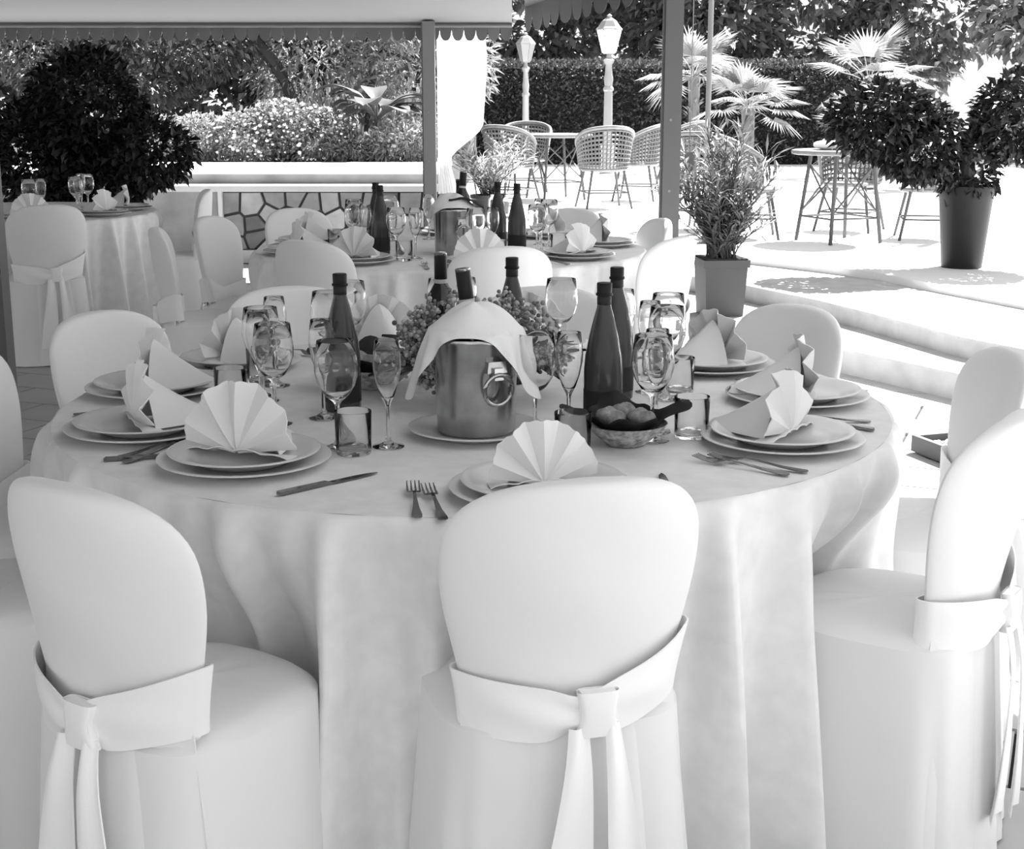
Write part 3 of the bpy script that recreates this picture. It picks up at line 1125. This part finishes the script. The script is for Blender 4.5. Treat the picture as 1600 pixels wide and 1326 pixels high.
place('winebottle', 'wine_bottle', 'dark wine bottle behind the bucket of the second table', 'bottle', (-.24, 6.62, ZT + .002), 0, GB2)
b2 = tag(ob('black_cloth', MB().sheet(lambda u, v: ((u - .5) * .15, (v - .5) * .08, .245 + .012 * cos((u - .5) * 5) - .03 * u + .006 * sin(v * 5)), 12, 8, .003).mesh('bc', M_BLACKCLOTH), None, (-.20, 6.33, ZT + .0)), 'black folded cloth on top of the second bucket', 'cloth')
# --- a few settings on the left table
for a, ph in ((14, 'right place of the far-left table'), (-60, 'front place of the far-left table'), (-20, 'front-right place of the far-left table')):
    setting(T3, a, ph, rp=.70, tab='left table', which='wf')

# ================================================================== PATIO EXTRAS
tr = thing('floor_tray', 'shallow dark-sided tray of pale gravel on the tiled floor', 'tray', (1.645, 5.74, 0), R(19.3))
ob('tray_side', MB().box(0, .62, -.022, 0, .008, .075).mesh('ts', M_TRAY, 0), tr)
ob('tray_side', MB().box(0, .62, -.62, -.598, .008, .075).mesh('ts', M_TRAY, 0), tr)
ob('tray_side', MB().box(0, .022, -.598, -.022, .008, .075).mesh('ts', M_TRAY, 0), tr)
ob('tray_side', MB().box(.598, .62, -.598, -.022, .008, .075).mesh('ts', M_TRAY, 0), tr)
ob('tray_base', MB().box(.022, .598, -.598, -.022, .0, .03).mesh('tb', M_TRAY, 0), tr)
rg = random.Random(12)
mb = MB()
for k in range(900):
    x, y = rg.uniform(.03, .59), rg.uniform(-.59, -.03)
    mb.ball((x, y, .032 + rg.uniform(0, .02)), rg.uniform(.008, .015), 5, 4, 1, 1, .7)
tag(ob('gravel', mb.mesh('gravel', M_GRAVEL, 60, False), tr), kind='stuff')
fs = thing('riser_shade_box', 'small black box standing in for riser shade before the leafy planter', 'shade_box', (1.15, 7.93, 0))  # added black box in place of the shade on the first riser
ob('shade_block', MB().box(-.05, .05, -.04, .04, .012, .10, .9).mesh('fh', M_CAP, 0), fs)
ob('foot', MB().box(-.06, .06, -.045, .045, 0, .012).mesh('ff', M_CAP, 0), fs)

# hanging tag on a wire by the dark pole
hg = thing('hanging_tag', 'small pale tag hanging on a wire beside the dark pole', 'tag', (1.09, 8.95, 0))
ob('wire', MB().tube([(0, 0, 1.10), (0, 0, 2.29)], .003, 6).mesh('wire', M_POLE2), hg)
ob('tag_body', MB().prism([(-.028, -.012), (.028, -.012), (.032, 0), (.028, .012), (-.028, .012), (-.032, 0)], .985, 1.085).add(*_bx(-.02, .02, -.009, .009, 1.085, 1.10)).mesh('tg', M_POLE2, 0), hg)


# ================================================================== PLANTS
def oleander(mb_l, mb_s, rg, n, h, spread, L, W, z0):
    for i in range(n):
        a = rg.uniform(0, 2 * pi)
        sp = spread * math.sqrt(rg.uniform(.02, 1))
        hh = h * rg.uniform(.55, 1) * (1 - .3 * sp / spread)
        P0 = Vector((rg.uniform(-.08, .08), rg.uniform(-.08, .08), z0))
        P2 = Vector((sp * cos(a), sp * sin(a), z0 + hh))
        P1 = Vector((sp * .35 * cos(a), sp * .35 * sin(a), z0 + hh * .6))
        pts = [P0 * (1 - t) ** 2 + P1 * 2 * t * (1 - t) + P2 * t * t for t in (0, .25, .5, .75, 1)]
        mb_s.tube(pts, [.006, .005, .004, .003, .002], 5)
        m = 22
        for k in range(m):
            t = .15 + .85 * (k / (m - 1))
            p = P0 * (1 - t) ** 2 + P1 * 2 * t * (1 - t) + P2 * t * t
            tg = ((P1 - P0) * (1 - t) + (P2 - P1) * t).normalized()
            b = rg.uniform(0, 2 * pi)
            side = Vector((cos(b), sin(b), 0))
            d = tg * rg.uniform(.5, 1.2) + side * rg.uniform(.5, 1.0)
            mb_l.leaf(p, d, (0, 0, 1), L * rg.uniform(.7, 1.15), W * rg.uniform(.8, 1.2), .2, rg.uniform(0, .25))


# potted oleander on the step, right of the second table
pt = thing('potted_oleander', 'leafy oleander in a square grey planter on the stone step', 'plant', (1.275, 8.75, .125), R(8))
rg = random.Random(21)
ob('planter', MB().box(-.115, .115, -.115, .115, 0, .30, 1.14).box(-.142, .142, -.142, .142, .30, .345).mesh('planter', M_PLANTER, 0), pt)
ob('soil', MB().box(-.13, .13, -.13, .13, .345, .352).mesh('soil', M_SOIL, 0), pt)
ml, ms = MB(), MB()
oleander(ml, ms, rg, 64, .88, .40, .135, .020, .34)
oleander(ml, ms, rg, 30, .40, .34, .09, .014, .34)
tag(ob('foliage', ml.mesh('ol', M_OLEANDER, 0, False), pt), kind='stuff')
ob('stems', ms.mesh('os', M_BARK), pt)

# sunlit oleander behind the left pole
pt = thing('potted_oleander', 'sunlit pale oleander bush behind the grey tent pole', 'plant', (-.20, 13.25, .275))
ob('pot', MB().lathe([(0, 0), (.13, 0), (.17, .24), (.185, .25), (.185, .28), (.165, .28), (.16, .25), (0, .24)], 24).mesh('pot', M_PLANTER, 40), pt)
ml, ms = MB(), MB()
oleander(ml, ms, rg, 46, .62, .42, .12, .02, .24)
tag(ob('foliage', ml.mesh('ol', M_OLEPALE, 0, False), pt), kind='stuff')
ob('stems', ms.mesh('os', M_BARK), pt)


def cloud(rg, blobs, n, L, W, shell=.55):
    mb = MB()
    tot = sum(b[3] * b[4] * b[5] for b in blobs)
    for cx, cy, cz, rx, ry, rz in blobs:
        m = int(n * rx * ry * rz / tot)
        for i in range(m):
            d = Vector((rg.gauss(0, 1), rg.gauss(0, 1), rg.gauss(0, 1))).normalized()
            q = rg.uniform(shell, 1) ** .6
            p = Vector((cx + d.x * rx * q, cy + d.y * ry * q, cz + d.z * rz * q))
            dd = d + Vector((rg.gauss(0, .7), rg.gauss(0, .7), rg.gauss(0, .7) - .2))
            s = rg.uniform(.6, 1.25)
            mb.leaf(p, dd, (rg.uniform(-1, 1), rg.uniform(-1, 1), 1), L * s, W * s, .2, .15)
    return mb


def tree(name, label, base, trunk, blobs, n, L, W, m, seed, group=None, bark=None, pot=None):
    """blobs and trunk points are given relative to the tree's base"""
    rg = random.Random(seed)
    t = thing(name, label, 'tree' if 'tree' in name else 'shrub', base, group=group)
    mb = MB().tube(trunk[0], trunk[1], 9)
    for b in blobs:
        top = Vector(trunk[0][-1])
        mb.tube([top - Vector((0, 0, .1)), (top + Vector(b[:3])) / 2, Vector(b[:3])], [trunk[1][-1] * .7, trunk[1][-1] * .5, trunk[1][-1] * .2], 6)
    ob('trunk', mb.mesh('trunk', bark or M_BARK), t)
    tag(ob('foliage', cloud(rg, blobs, n, L, W).mesh('foliage', m, 0, False), t), kind='stuff')
    if pot:
        r, h = pot
        ob('pot', MB().lathe([(0, 0), (r * .72, 0), (r * .95, h * .85), (r, h * .9), (r, h), (r * .9, h), (r * .86, h * .9), (0, h * .88)], 24).mesh('pot', M_CAP, 40), t)
    return t


# dark potted trees in the shade at both sides
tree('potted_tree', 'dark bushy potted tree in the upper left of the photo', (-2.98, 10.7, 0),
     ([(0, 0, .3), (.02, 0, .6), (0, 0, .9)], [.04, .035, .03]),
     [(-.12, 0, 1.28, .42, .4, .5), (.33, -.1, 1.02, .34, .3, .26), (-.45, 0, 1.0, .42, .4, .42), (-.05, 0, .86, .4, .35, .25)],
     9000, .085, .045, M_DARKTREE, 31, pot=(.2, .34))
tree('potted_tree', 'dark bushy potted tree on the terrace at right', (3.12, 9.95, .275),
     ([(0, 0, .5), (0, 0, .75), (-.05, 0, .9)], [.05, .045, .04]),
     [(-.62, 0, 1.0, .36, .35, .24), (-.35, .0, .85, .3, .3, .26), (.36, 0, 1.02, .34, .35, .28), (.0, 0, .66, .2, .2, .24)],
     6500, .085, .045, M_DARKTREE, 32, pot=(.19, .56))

# hedge
hd = thing('hedge', 'clipped dark leafy hedge behind the lamp posts', 'hedge', (0, 25.2, .275))
rg = random.Random(41)
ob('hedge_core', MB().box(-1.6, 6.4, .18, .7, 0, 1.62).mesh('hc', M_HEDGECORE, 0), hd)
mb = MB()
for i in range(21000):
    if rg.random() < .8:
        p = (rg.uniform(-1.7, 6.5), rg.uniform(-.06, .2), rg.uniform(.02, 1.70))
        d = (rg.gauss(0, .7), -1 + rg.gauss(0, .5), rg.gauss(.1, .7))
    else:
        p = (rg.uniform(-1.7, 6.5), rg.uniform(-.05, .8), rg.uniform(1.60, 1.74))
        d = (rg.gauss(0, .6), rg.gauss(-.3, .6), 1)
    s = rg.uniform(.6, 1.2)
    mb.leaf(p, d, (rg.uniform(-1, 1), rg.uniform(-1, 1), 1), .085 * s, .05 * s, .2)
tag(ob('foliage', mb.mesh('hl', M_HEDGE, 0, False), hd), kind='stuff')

# trees behind the hedge
GT = 'trees behind the hedge and garden'
specs = [(-16.0, 22, 'grey leafy tree at the far left beyond the garden', M_TREE, 2.6), (-12.2, 25, 'leafy tree left of the others beyond the garden', M_TREE, 2.5), (-8.5, 27, 'grey leafy tree behind the far left of the garden', M_TREE, 2.3), (-5.2, 29, 'tall leafy tree behind the left of the garden', M_TREE, 2.4),
         (-2.0, 28, 'leafy tree behind the white curtain', M_TREEPALE, 2.2),
         (.9, 30, 'leafy tree behind the hedge, between the lamp posts', M_TREE, 2.3), (4.0, 29, 'leafy tree behind the hedge right of the lamps', M_TREE, 2.3),
         (7.3, 29, 'leafy tree behind the palms at right', M_TREE, 2.4), (10.8, 28, 'leafy tree beyond the terrace at the far right', M_TREE, 2.4)]
for i, (x, y, lb, m, r) in enumerate(specs):
    rg = random.Random(50 + i)
    blobs = [(rg.uniform(-1, 1), rg.uniform(-.5, .5), 1.2 + k * .75, r * rg.uniform(.6, .85), 1.0, .85) for k in range(6)]
    tree('leafy_tree', lb, (x, y, .2), ([(0, 0, 0), (.1, 0, 1.2), (0, 0, 2.4)], [.16, .13, .1]), blobs, 7000, .26, .15, m, 60 + i, GT)

# left garden: flowering bush, broad-leaved plant, low shrubs, pale trees, fence
gz = .78
rg = random.Random(71)
fb = thing('flowering_bush', 'round bush covered with small white flowers behind the garden wall', 'shrub', (-2.3, 14.9, gz))
blobs = [(-.35, 0, .22, .45, .3, .30), (.25, 0, .24, .5, .3, .32), (-.05, .1, .36, .4, .3, .26)]
tag(ob('foliage', cloud(rg, blobs, 5200, .06, .03).mesh('fbl', M_BUSH, 0, False), fb), kind='stuff')
mb = MB()
for i in range(330):
    b = rg.choice(blobs)
    d = Vector((rg.gauss(0, 1), rg.gauss(0, 1) - .4, rg.gauss(0, 1) + .3)).normalized()
    mb.ball((b[0] + d.x * b[3] * 1.02, b[1] + d.y * b[4] * 1.02, b[2] + d.z * b[5] * 1.02), rg.uniform(.012, .022), 6, 4, 1, 1, .7)
tag(ob('flowers', mb.mesh('fbf', M_FLOWER, 60, False), fb), kind='stuff')
ob('stems', MB().tube([(0, 0, 0), (0, 0, .3)], [.03, .01], 6).tube([(0, 0, 0), (-.3, 0, .3)], [.02, .008], 6).tube([(0, 0, 0), (.3, 0, .3)], [.02, .008], 6).mesh('fbs', M_BARK), fb)
for k, (x, y, rx, rz_, lb, m) in enumerate(((-3.45, 15.0, .55, .24, 'low pale shrub left of the flowering bush', M_OLEPALE), (-1.12, 14.9, .42, .20, 'low pale shrub between the flowering bush and the pole', M_OLEPALE),
                                       (-1.72, 14.85, .26, .15, 'small low shrub beside the flower pot', M_BUSH))):
    s = thing('low_shrub', lb, 'shrub', (x, y, gz), group='low shrubs on the garden wall')
    tag(ob('foliage', cloud(rg, [(0, 0, rz_ * .8, rx, .25, rz_), (rx * .5, 0, rz_, rx * .5, .2, rz_)], 2600, .075, .024).mesh('lsf', m, 0, False), s), kind='stuff')
    ob('stems', MB().tube([(0, 0, 0), (.05, 0, rz_)], [.02, .006], 6).mesh('lss', M_BARK), s)

bl = thing('broad_leaved_plant', 'plant with large drooping leaves in a pot behind the wall', 'plant', (-1.40, 15.2, gz))
ob('pot', MB().lathe([(0, 0), (.10, 0), (.14, .14), (.15, .15), (.15, .18), (.13, .18), (.12, .15), (0, .14)], 20).mesh('blp', M_PLANTER, 40), bl)
for k in range(15):
    az = k * 2.4 + .4
    ln = rg.uniform(.55, .8)
    lift = rg.uniform(.7, 1.6)
    d = Vector((cos(az), sin(az) * .6, 0)).normalized()
    sd3 = Vector((-d.y, d.x, 0))

    def lf(u, v, d=d, sd3=sd3, ln=ln, lift=lift):
        w = .012 if u < .25 else .14 * sin(pi * min(1, (u - .25) / .75 * .96 + .04)) ** .7
        h = .40 + ln * (lift * u - (.35 + .55 * lift) * u * u * .9)
        p = d * (ln * u * .85) + sd3 * ((v - .5) * 2 * w)
        return (p.x, p.y, h + .02 * abs(v - .5) * 2 + .008 * sin(u * 20) * abs(v - .5))
    ob('leaf', MB().sheet(lf, 14, 5, .0015).mesh('bleaf', M_BIGLEAF, 60), bl)

tree('garden_tree', 'pale feathery tree filling the garden left of the pole', (-1.7, 17.4, gz),
     ([(0, 0, 0), (.05, 0, .7), (0, 0, 1.3)], [.09, .07, .05]),
     [(-.5, 0, 1.1, 1.0, .6, .8), (.6, 0, 1.0, .9, .6, .9), (.1, 0, 1.9, 1.2, .6, .7)], 7500, .16, .035, M_TREEPALE, 81)
tree('garden_tree', 'grey leafy tree with leaning trunk at the left of the garden', (-2.62, 17.0, gz),
     ([(.16, 0, 0), (.14, 0, .5), (-.1, 0, 1.0), (-.5, 0, 1.5)], [.085, .08, .075, .06]),
     [(-1.1, 0, 1.4, .9, .6, .6), (-1.9, 0, .95, .9, .5, .5), (-2.6, 0, 1.3, .8, .5, .7), (-.2, .1, 1.75, .8, .5, .4)], 8000, .12, .05, M_TREE, 82)

fn_ = thing('picket_fence', 'white picket fence behind the garden shrubs', 'fence', (-3.1, 18.9, gz))
pk = MB().prism([(-.022, -.01), (.022, -.01), (.022, .01), (-.022, .01)], 0, .72).add([(-.022, -.01, .72), (.022, -.01, .72), (.022, .01, .72), (-.022, .01, .72), (0, 0, .77)], [(0, 1, 4), (1, 2, 4), (2, 3, 4), (3, 0, 4)]).mesh('picket', M_FENCE, 0)
for k in range(23):
    ob('picket', pk, fn_, (k * .105, 0, .04))
for z in (.18, .58):
    ob('rail', MB().box(-.05, 2.4, .011, .04, z, z + .06).mesh('rail', M_FENCE, 0), fn_)
for x in (-.02, 1.2, 2.36):
    ob('post', MB().box(x - .035, x + .035, .041, .11, 0, .82).mesh('fp', M_FENCE, 0), fn_)


# fan palms on the right of the terrace
def palm(label, base, hgt, nl, size, seed):
    rg = random.Random(seed)
    p = thing('fan_palm', label, 'palm', base, group='fan palms on the terrace')
    mb = MB().tube([(0, 0, 0), (.02, 0, hgt * .5), (0, 0, hgt)], [.09, .08, .09], 10)
    for k in range(40):
        a, z = rg.uniform(0, 6.28), rg.uniform(.05, hgt)
        mb.leaf((.08 * cos(a), .08 * sin(a), z), (cos(a), sin(a), .8), (0, 0, 1), .12, .05, .3)
    ob('trunk', mb.mesh('pt', M_PALETRUNK), p)
    for k in range(nl):
        az = k * 2.399
        el = rg.uniform(-.55, 1.25)
        d = Vector((cos(az) * cos(el), sin(az) * cos(el), sin(el)))
        side = d.cross(Vector((0, 0, 1))).normalized()
        nn = side.cross(d)
        o = Vector((0, 0, hgt))
        tip = o + d * size * .55
        mb = MB().tube([o, o + d * size * .3 + nn * .02, tip], .007, 5)
        nb = 26
        for q in range(nb):
            t = (q / (nb - 1) - .5) * 2 * 1.75
            bd = d * cos(t) + side * sin(t)
            mb.leaf(tip, bd + nn * .12, nn, size * (.62 - .1 * abs(t)) * rg.uniform(.9, 1.1), .035, .35, .25)
        ob('frond', mb.mesh('fr', M_PALM, 0, False), p)


palm('bright fan palm in the middle behind the oleander planter', (3.15, 19.6, .275), 1.0, 16, .72, 91)
palm('taller fan palm just right of the dark pole', (2.75, 22.3, .275), 1.45, 16, .78, 92)
palm('low fan palm right of the others on the terrace', (4.55, 18.5, .275), .55, 14, .75, 93)
palm('fan palm behind the far right cane chairs', (5.2, 21.5, .275), 1.35, 14, .85, 94)

# ================================================================== LAMP POSTS
def lamp(label, base, h, lit, s=1.0):
    L_ = thing('lamp_post', label, 'lamp', base, group='garden lamp posts')
    hb = h - .50 * s
    prof = [(0, 0), (.11, 0), (.11, .06), (.085, .08), (.085, .38), (.095, .40), (.095, .43), (.062, .46), (.055, hb - .55), (.07, hb - .53), (.07, hb - .50), (.05, hb - .47), (.062, hb - .36), (.05, hb - .30), (.042, hb - .16), (.06, hb - .13), (.075, hb - .09), (.04, hb - .06), (.03, hb), (0, hb)]
    ob('post', MB().lathe([(r * s, z) for r, z in prof], 16).mesh('lp', M_LAMPPOST, 40), L_)
    head = ob('lantern', MB().lathe([(0, hb), (.075 * s, hb), (.08 * s, hb + .02), (.06 * s, hb + .02), (0, hb + .02)], 6).mesh('lb', M_LAMPPOST, 0), L_)
    r0, r1, za, zb = .085 * s, .155 * s, hb + .02, hb + .30 * s
    for k in range(6):
        a0, a1 = k * pi / 3, (k + 1) * pi / 3
        q = [(r0 * cos(a0), r0 * sin(a0), za), (r0 * cos(a1), r0 * sin(a1), za), (r1 * cos(a1), r1 * sin(a1), zb), (r1 * cos(a0), r1 * sin(a0), zb)]
        qi = [(x * .95, y * .95, z) for x, y, z in q]
        ob('pane', MB().add(q + qi, [(0, 1, 2, 3), (7, 6, 5, 4), (0, 4, 5, 1), (1, 5, 6, 2), (2, 6, 7, 3), (3, 7, 4, 0)]).mesh('pane', M_LIT if lit else M_FROST, 0), head)
        ob('glazing_bar', MB().tube([q[0], q[3]], .010 * s, 5).mesh('gb', M_LAMPPOST, 0), head)
    ob('lantern_roof', MB().lathe([(0, zb), (r1 * 1.12, zb), (r1 * 1.12, zb + .02), (r1 * .95, zb + .05), (r1 * .6, zb + .12 * s), (.03 * s, zb + .16 * s), (.035 * s, zb + .185 * s), (0, zb + .21 * s)], 6).mesh('lr', M_LAMPPOST, 0), head)


lamp('pale garden lamp post with unlit frosted lantern before the hedge', (.225, 24.3, .275), 2.17, False, .95)
lamp('pale garden lamp post with glowing lantern before the hedge', (1.46, 22.3, .275), 2.35, True, 1.15)

# ================================================================== CANE FURNITURE
def cane_chair_parts():
    def top_z(t):
        return .835 - .19 * (abs(t) / 1.9) ** 2.2

    def pos(t, z):
        r = .235 + .055 * (z - .40) / .43
        return Vector((r * 1.08 * sin(t), -r * cos(t), z))
    mb = MB()
    nt_ = 27
    for i in range(nt_):
        t = -1.9 + 3.8 * i / (nt_ - 1)
        zt = top_z(t)
        pts = [pos(t, .42 + (zt - .42) * k / 3) for k in range(4)]
        mb.tube(pts, .0075, 4)
    for j in range(9):
        f = (j + .5) / 9
        pts = []
        for i in range(25):
            t = -1.9 + 3.8 * i / 24
            pts.append(pos(t, .42 + (top_z(t) - .42) * f))
        mb.tube(pts, .011, 4)
    weave = mb.mesh('woven_back', M_CANE, 0)
    rail = MB().tube([pos(-1.9 + 3.8 * i / 28, top_z(-1.9 + 3.8 * i / 28) + .008) for i in range(29)], .021, 8)
    for t in (-1.9, 1.9):
        rail.tube([pos(t, .40), pos(t, top_z(t) + .006)], .016, 6)
    rail = rail.mesh('back_rail', M_CANEFRAME)
    seat = MB().lathe([(0, .385), (.22, .385), (.245, .395), (.25, .41), (.24, .425), (.15, .428), (0, .424)], 28).mesh('seat', M_CANEFRAME, 40)
    out = [('woven_back', weave, None, None), ('back_rail', rail, None, None), ('seat', seat, None, None)]
    for sx in (-1, 1):
        for sy in (-1, 1):
            lg = MB().tube([(sx * .17, sy * .16, .395), (sx * .245, sy * .235, 0)], [.015, .012], 7).mesh('leg', M_LEGS)
            out.append(('leg', lg, None, None))
    st = MB()
    q = .212
    for a, b in (((-q, -q), (q, -q)), ((q, -q), (q, q)), ((q, q), (-q, q)), ((-q, q), (-q, -q))):
        st.tube([(a[0], a[1] * .96, .17), (b[0], b[1] * .96, .17)], .009, 6)
    out.append(('stretcher', st.mesh('stretcher', M_LEGS), None, None))
    return out


KIND['cane'] = cane_chair_parts()
GC = 'cane chairs on the terrace'
ZF = .275


def cane(x, y, rz, lb):
    place('cane', 'cane_chair', lb, 'chair', (x, y, ZF), R(rz), GC)


cane(-.02, 15.9, -35, 'woven cane tub chair at the left front of the far terrace table')
cane(.97, 15.35, 12, 'woven cane tub chair with its back to us, right front of the far table')
cane(1.42, 16.5, 75, 'woven cane tub chair turned sideways right of the far terrace table')
cane(.17, 17.7, 175, 'woven cane tub chair behind the far terrace table, below the unlit lamp')
cane(-.62, 17.3, -80, 'woven cane tub chair at the far left of the far terrace table')
cane(2.15, 18.6, 60, 'woven cane tub chair alone at the far back, beside the dark pole')
cane(1.72, 12.9, -30, 'woven cane tub chair directly right of the dark pole, behind the oleander')
cane(1.98, 12.1, -95, 'woven cane tub chair left of the near terrace table')
cane(2.98, 12.75, 150, 'woven cane tub chair behind the near terrace table')
cane(3.45, 12.0, 80, 'woven cane tub chair right of the near terrace table')


def cane_table(x, y, r, label):
    t = thing('cane_table', label, 'table', (x, y, ZF), .4, 'cane tables on the terrace')
    ob('tabletop', MB().lathe([(0, .70), (r - .02, .70), (r, .706), (r + .005, .72), (r, .734), (r - .02, .738), (0, .738)], 40).mesh('ct', M_CANEFRAME, 40), t)
    ft = []
    for k in range(4):
        a = k * pi / 2 + pi / 4
        A, B = Vector((r * .62 * cos(a), r * .62 * sin(a), .70)), Vector((r * .85 * cos(a), r * .85 * sin(a), 0))
        ob('leg', MB().tube([A, B], .016, 8).mesh('cl', M_LEGS), t)
        ft.append((A, B))
    for k in range(4):
        A, B = ft[k]
        C, D = ft[(k + 1) % 4]
        P = lambda X, Y, z: X + (Y - X) * ((.70 - z) / .70)
        ob('brace', MB().tube([P(A, B, .62), P(C, D, .24)], .008, 6).mesh('br', M_LEGS), t)
        ob('brace', MB().tube([P(C, D, .62), P(A, B, .24)], .008, 6).mesh('br', M_LEGS), t)
        ob('stretcher', MB().tube([P(A, B, .20), P(C, D, .20)], .009, 6).mesh('sr', M_LEGS), t)


cane_table(.50, 16.7, .42, 'round cane table among the far terrace chairs, before the lamps')
cane_table(2.66, 11.75, .40, 'round cane table with braced legs near the steps at right')
cs = tag(ob('seat_cushion', MB().grid(lambda u, v: (.17 * math.copysign(abs(cos(u * 2 * pi)) ** .5, cos(u * 2 * pi)) * sin(v * pi) ** .4, .15 * math.copysign(abs(sin(u * 2 * pi)) ** .5, sin(u * 2 * pi)) * sin(v * pi) ** .4, .035 - .035 * cos(v * pi)), 32, 12, cu=True).mesh('cushion', M_COVER), None, (2.60, 11.72, ZF + .739)),
         'pale cushion lying on the near terrace table', 'cushion')
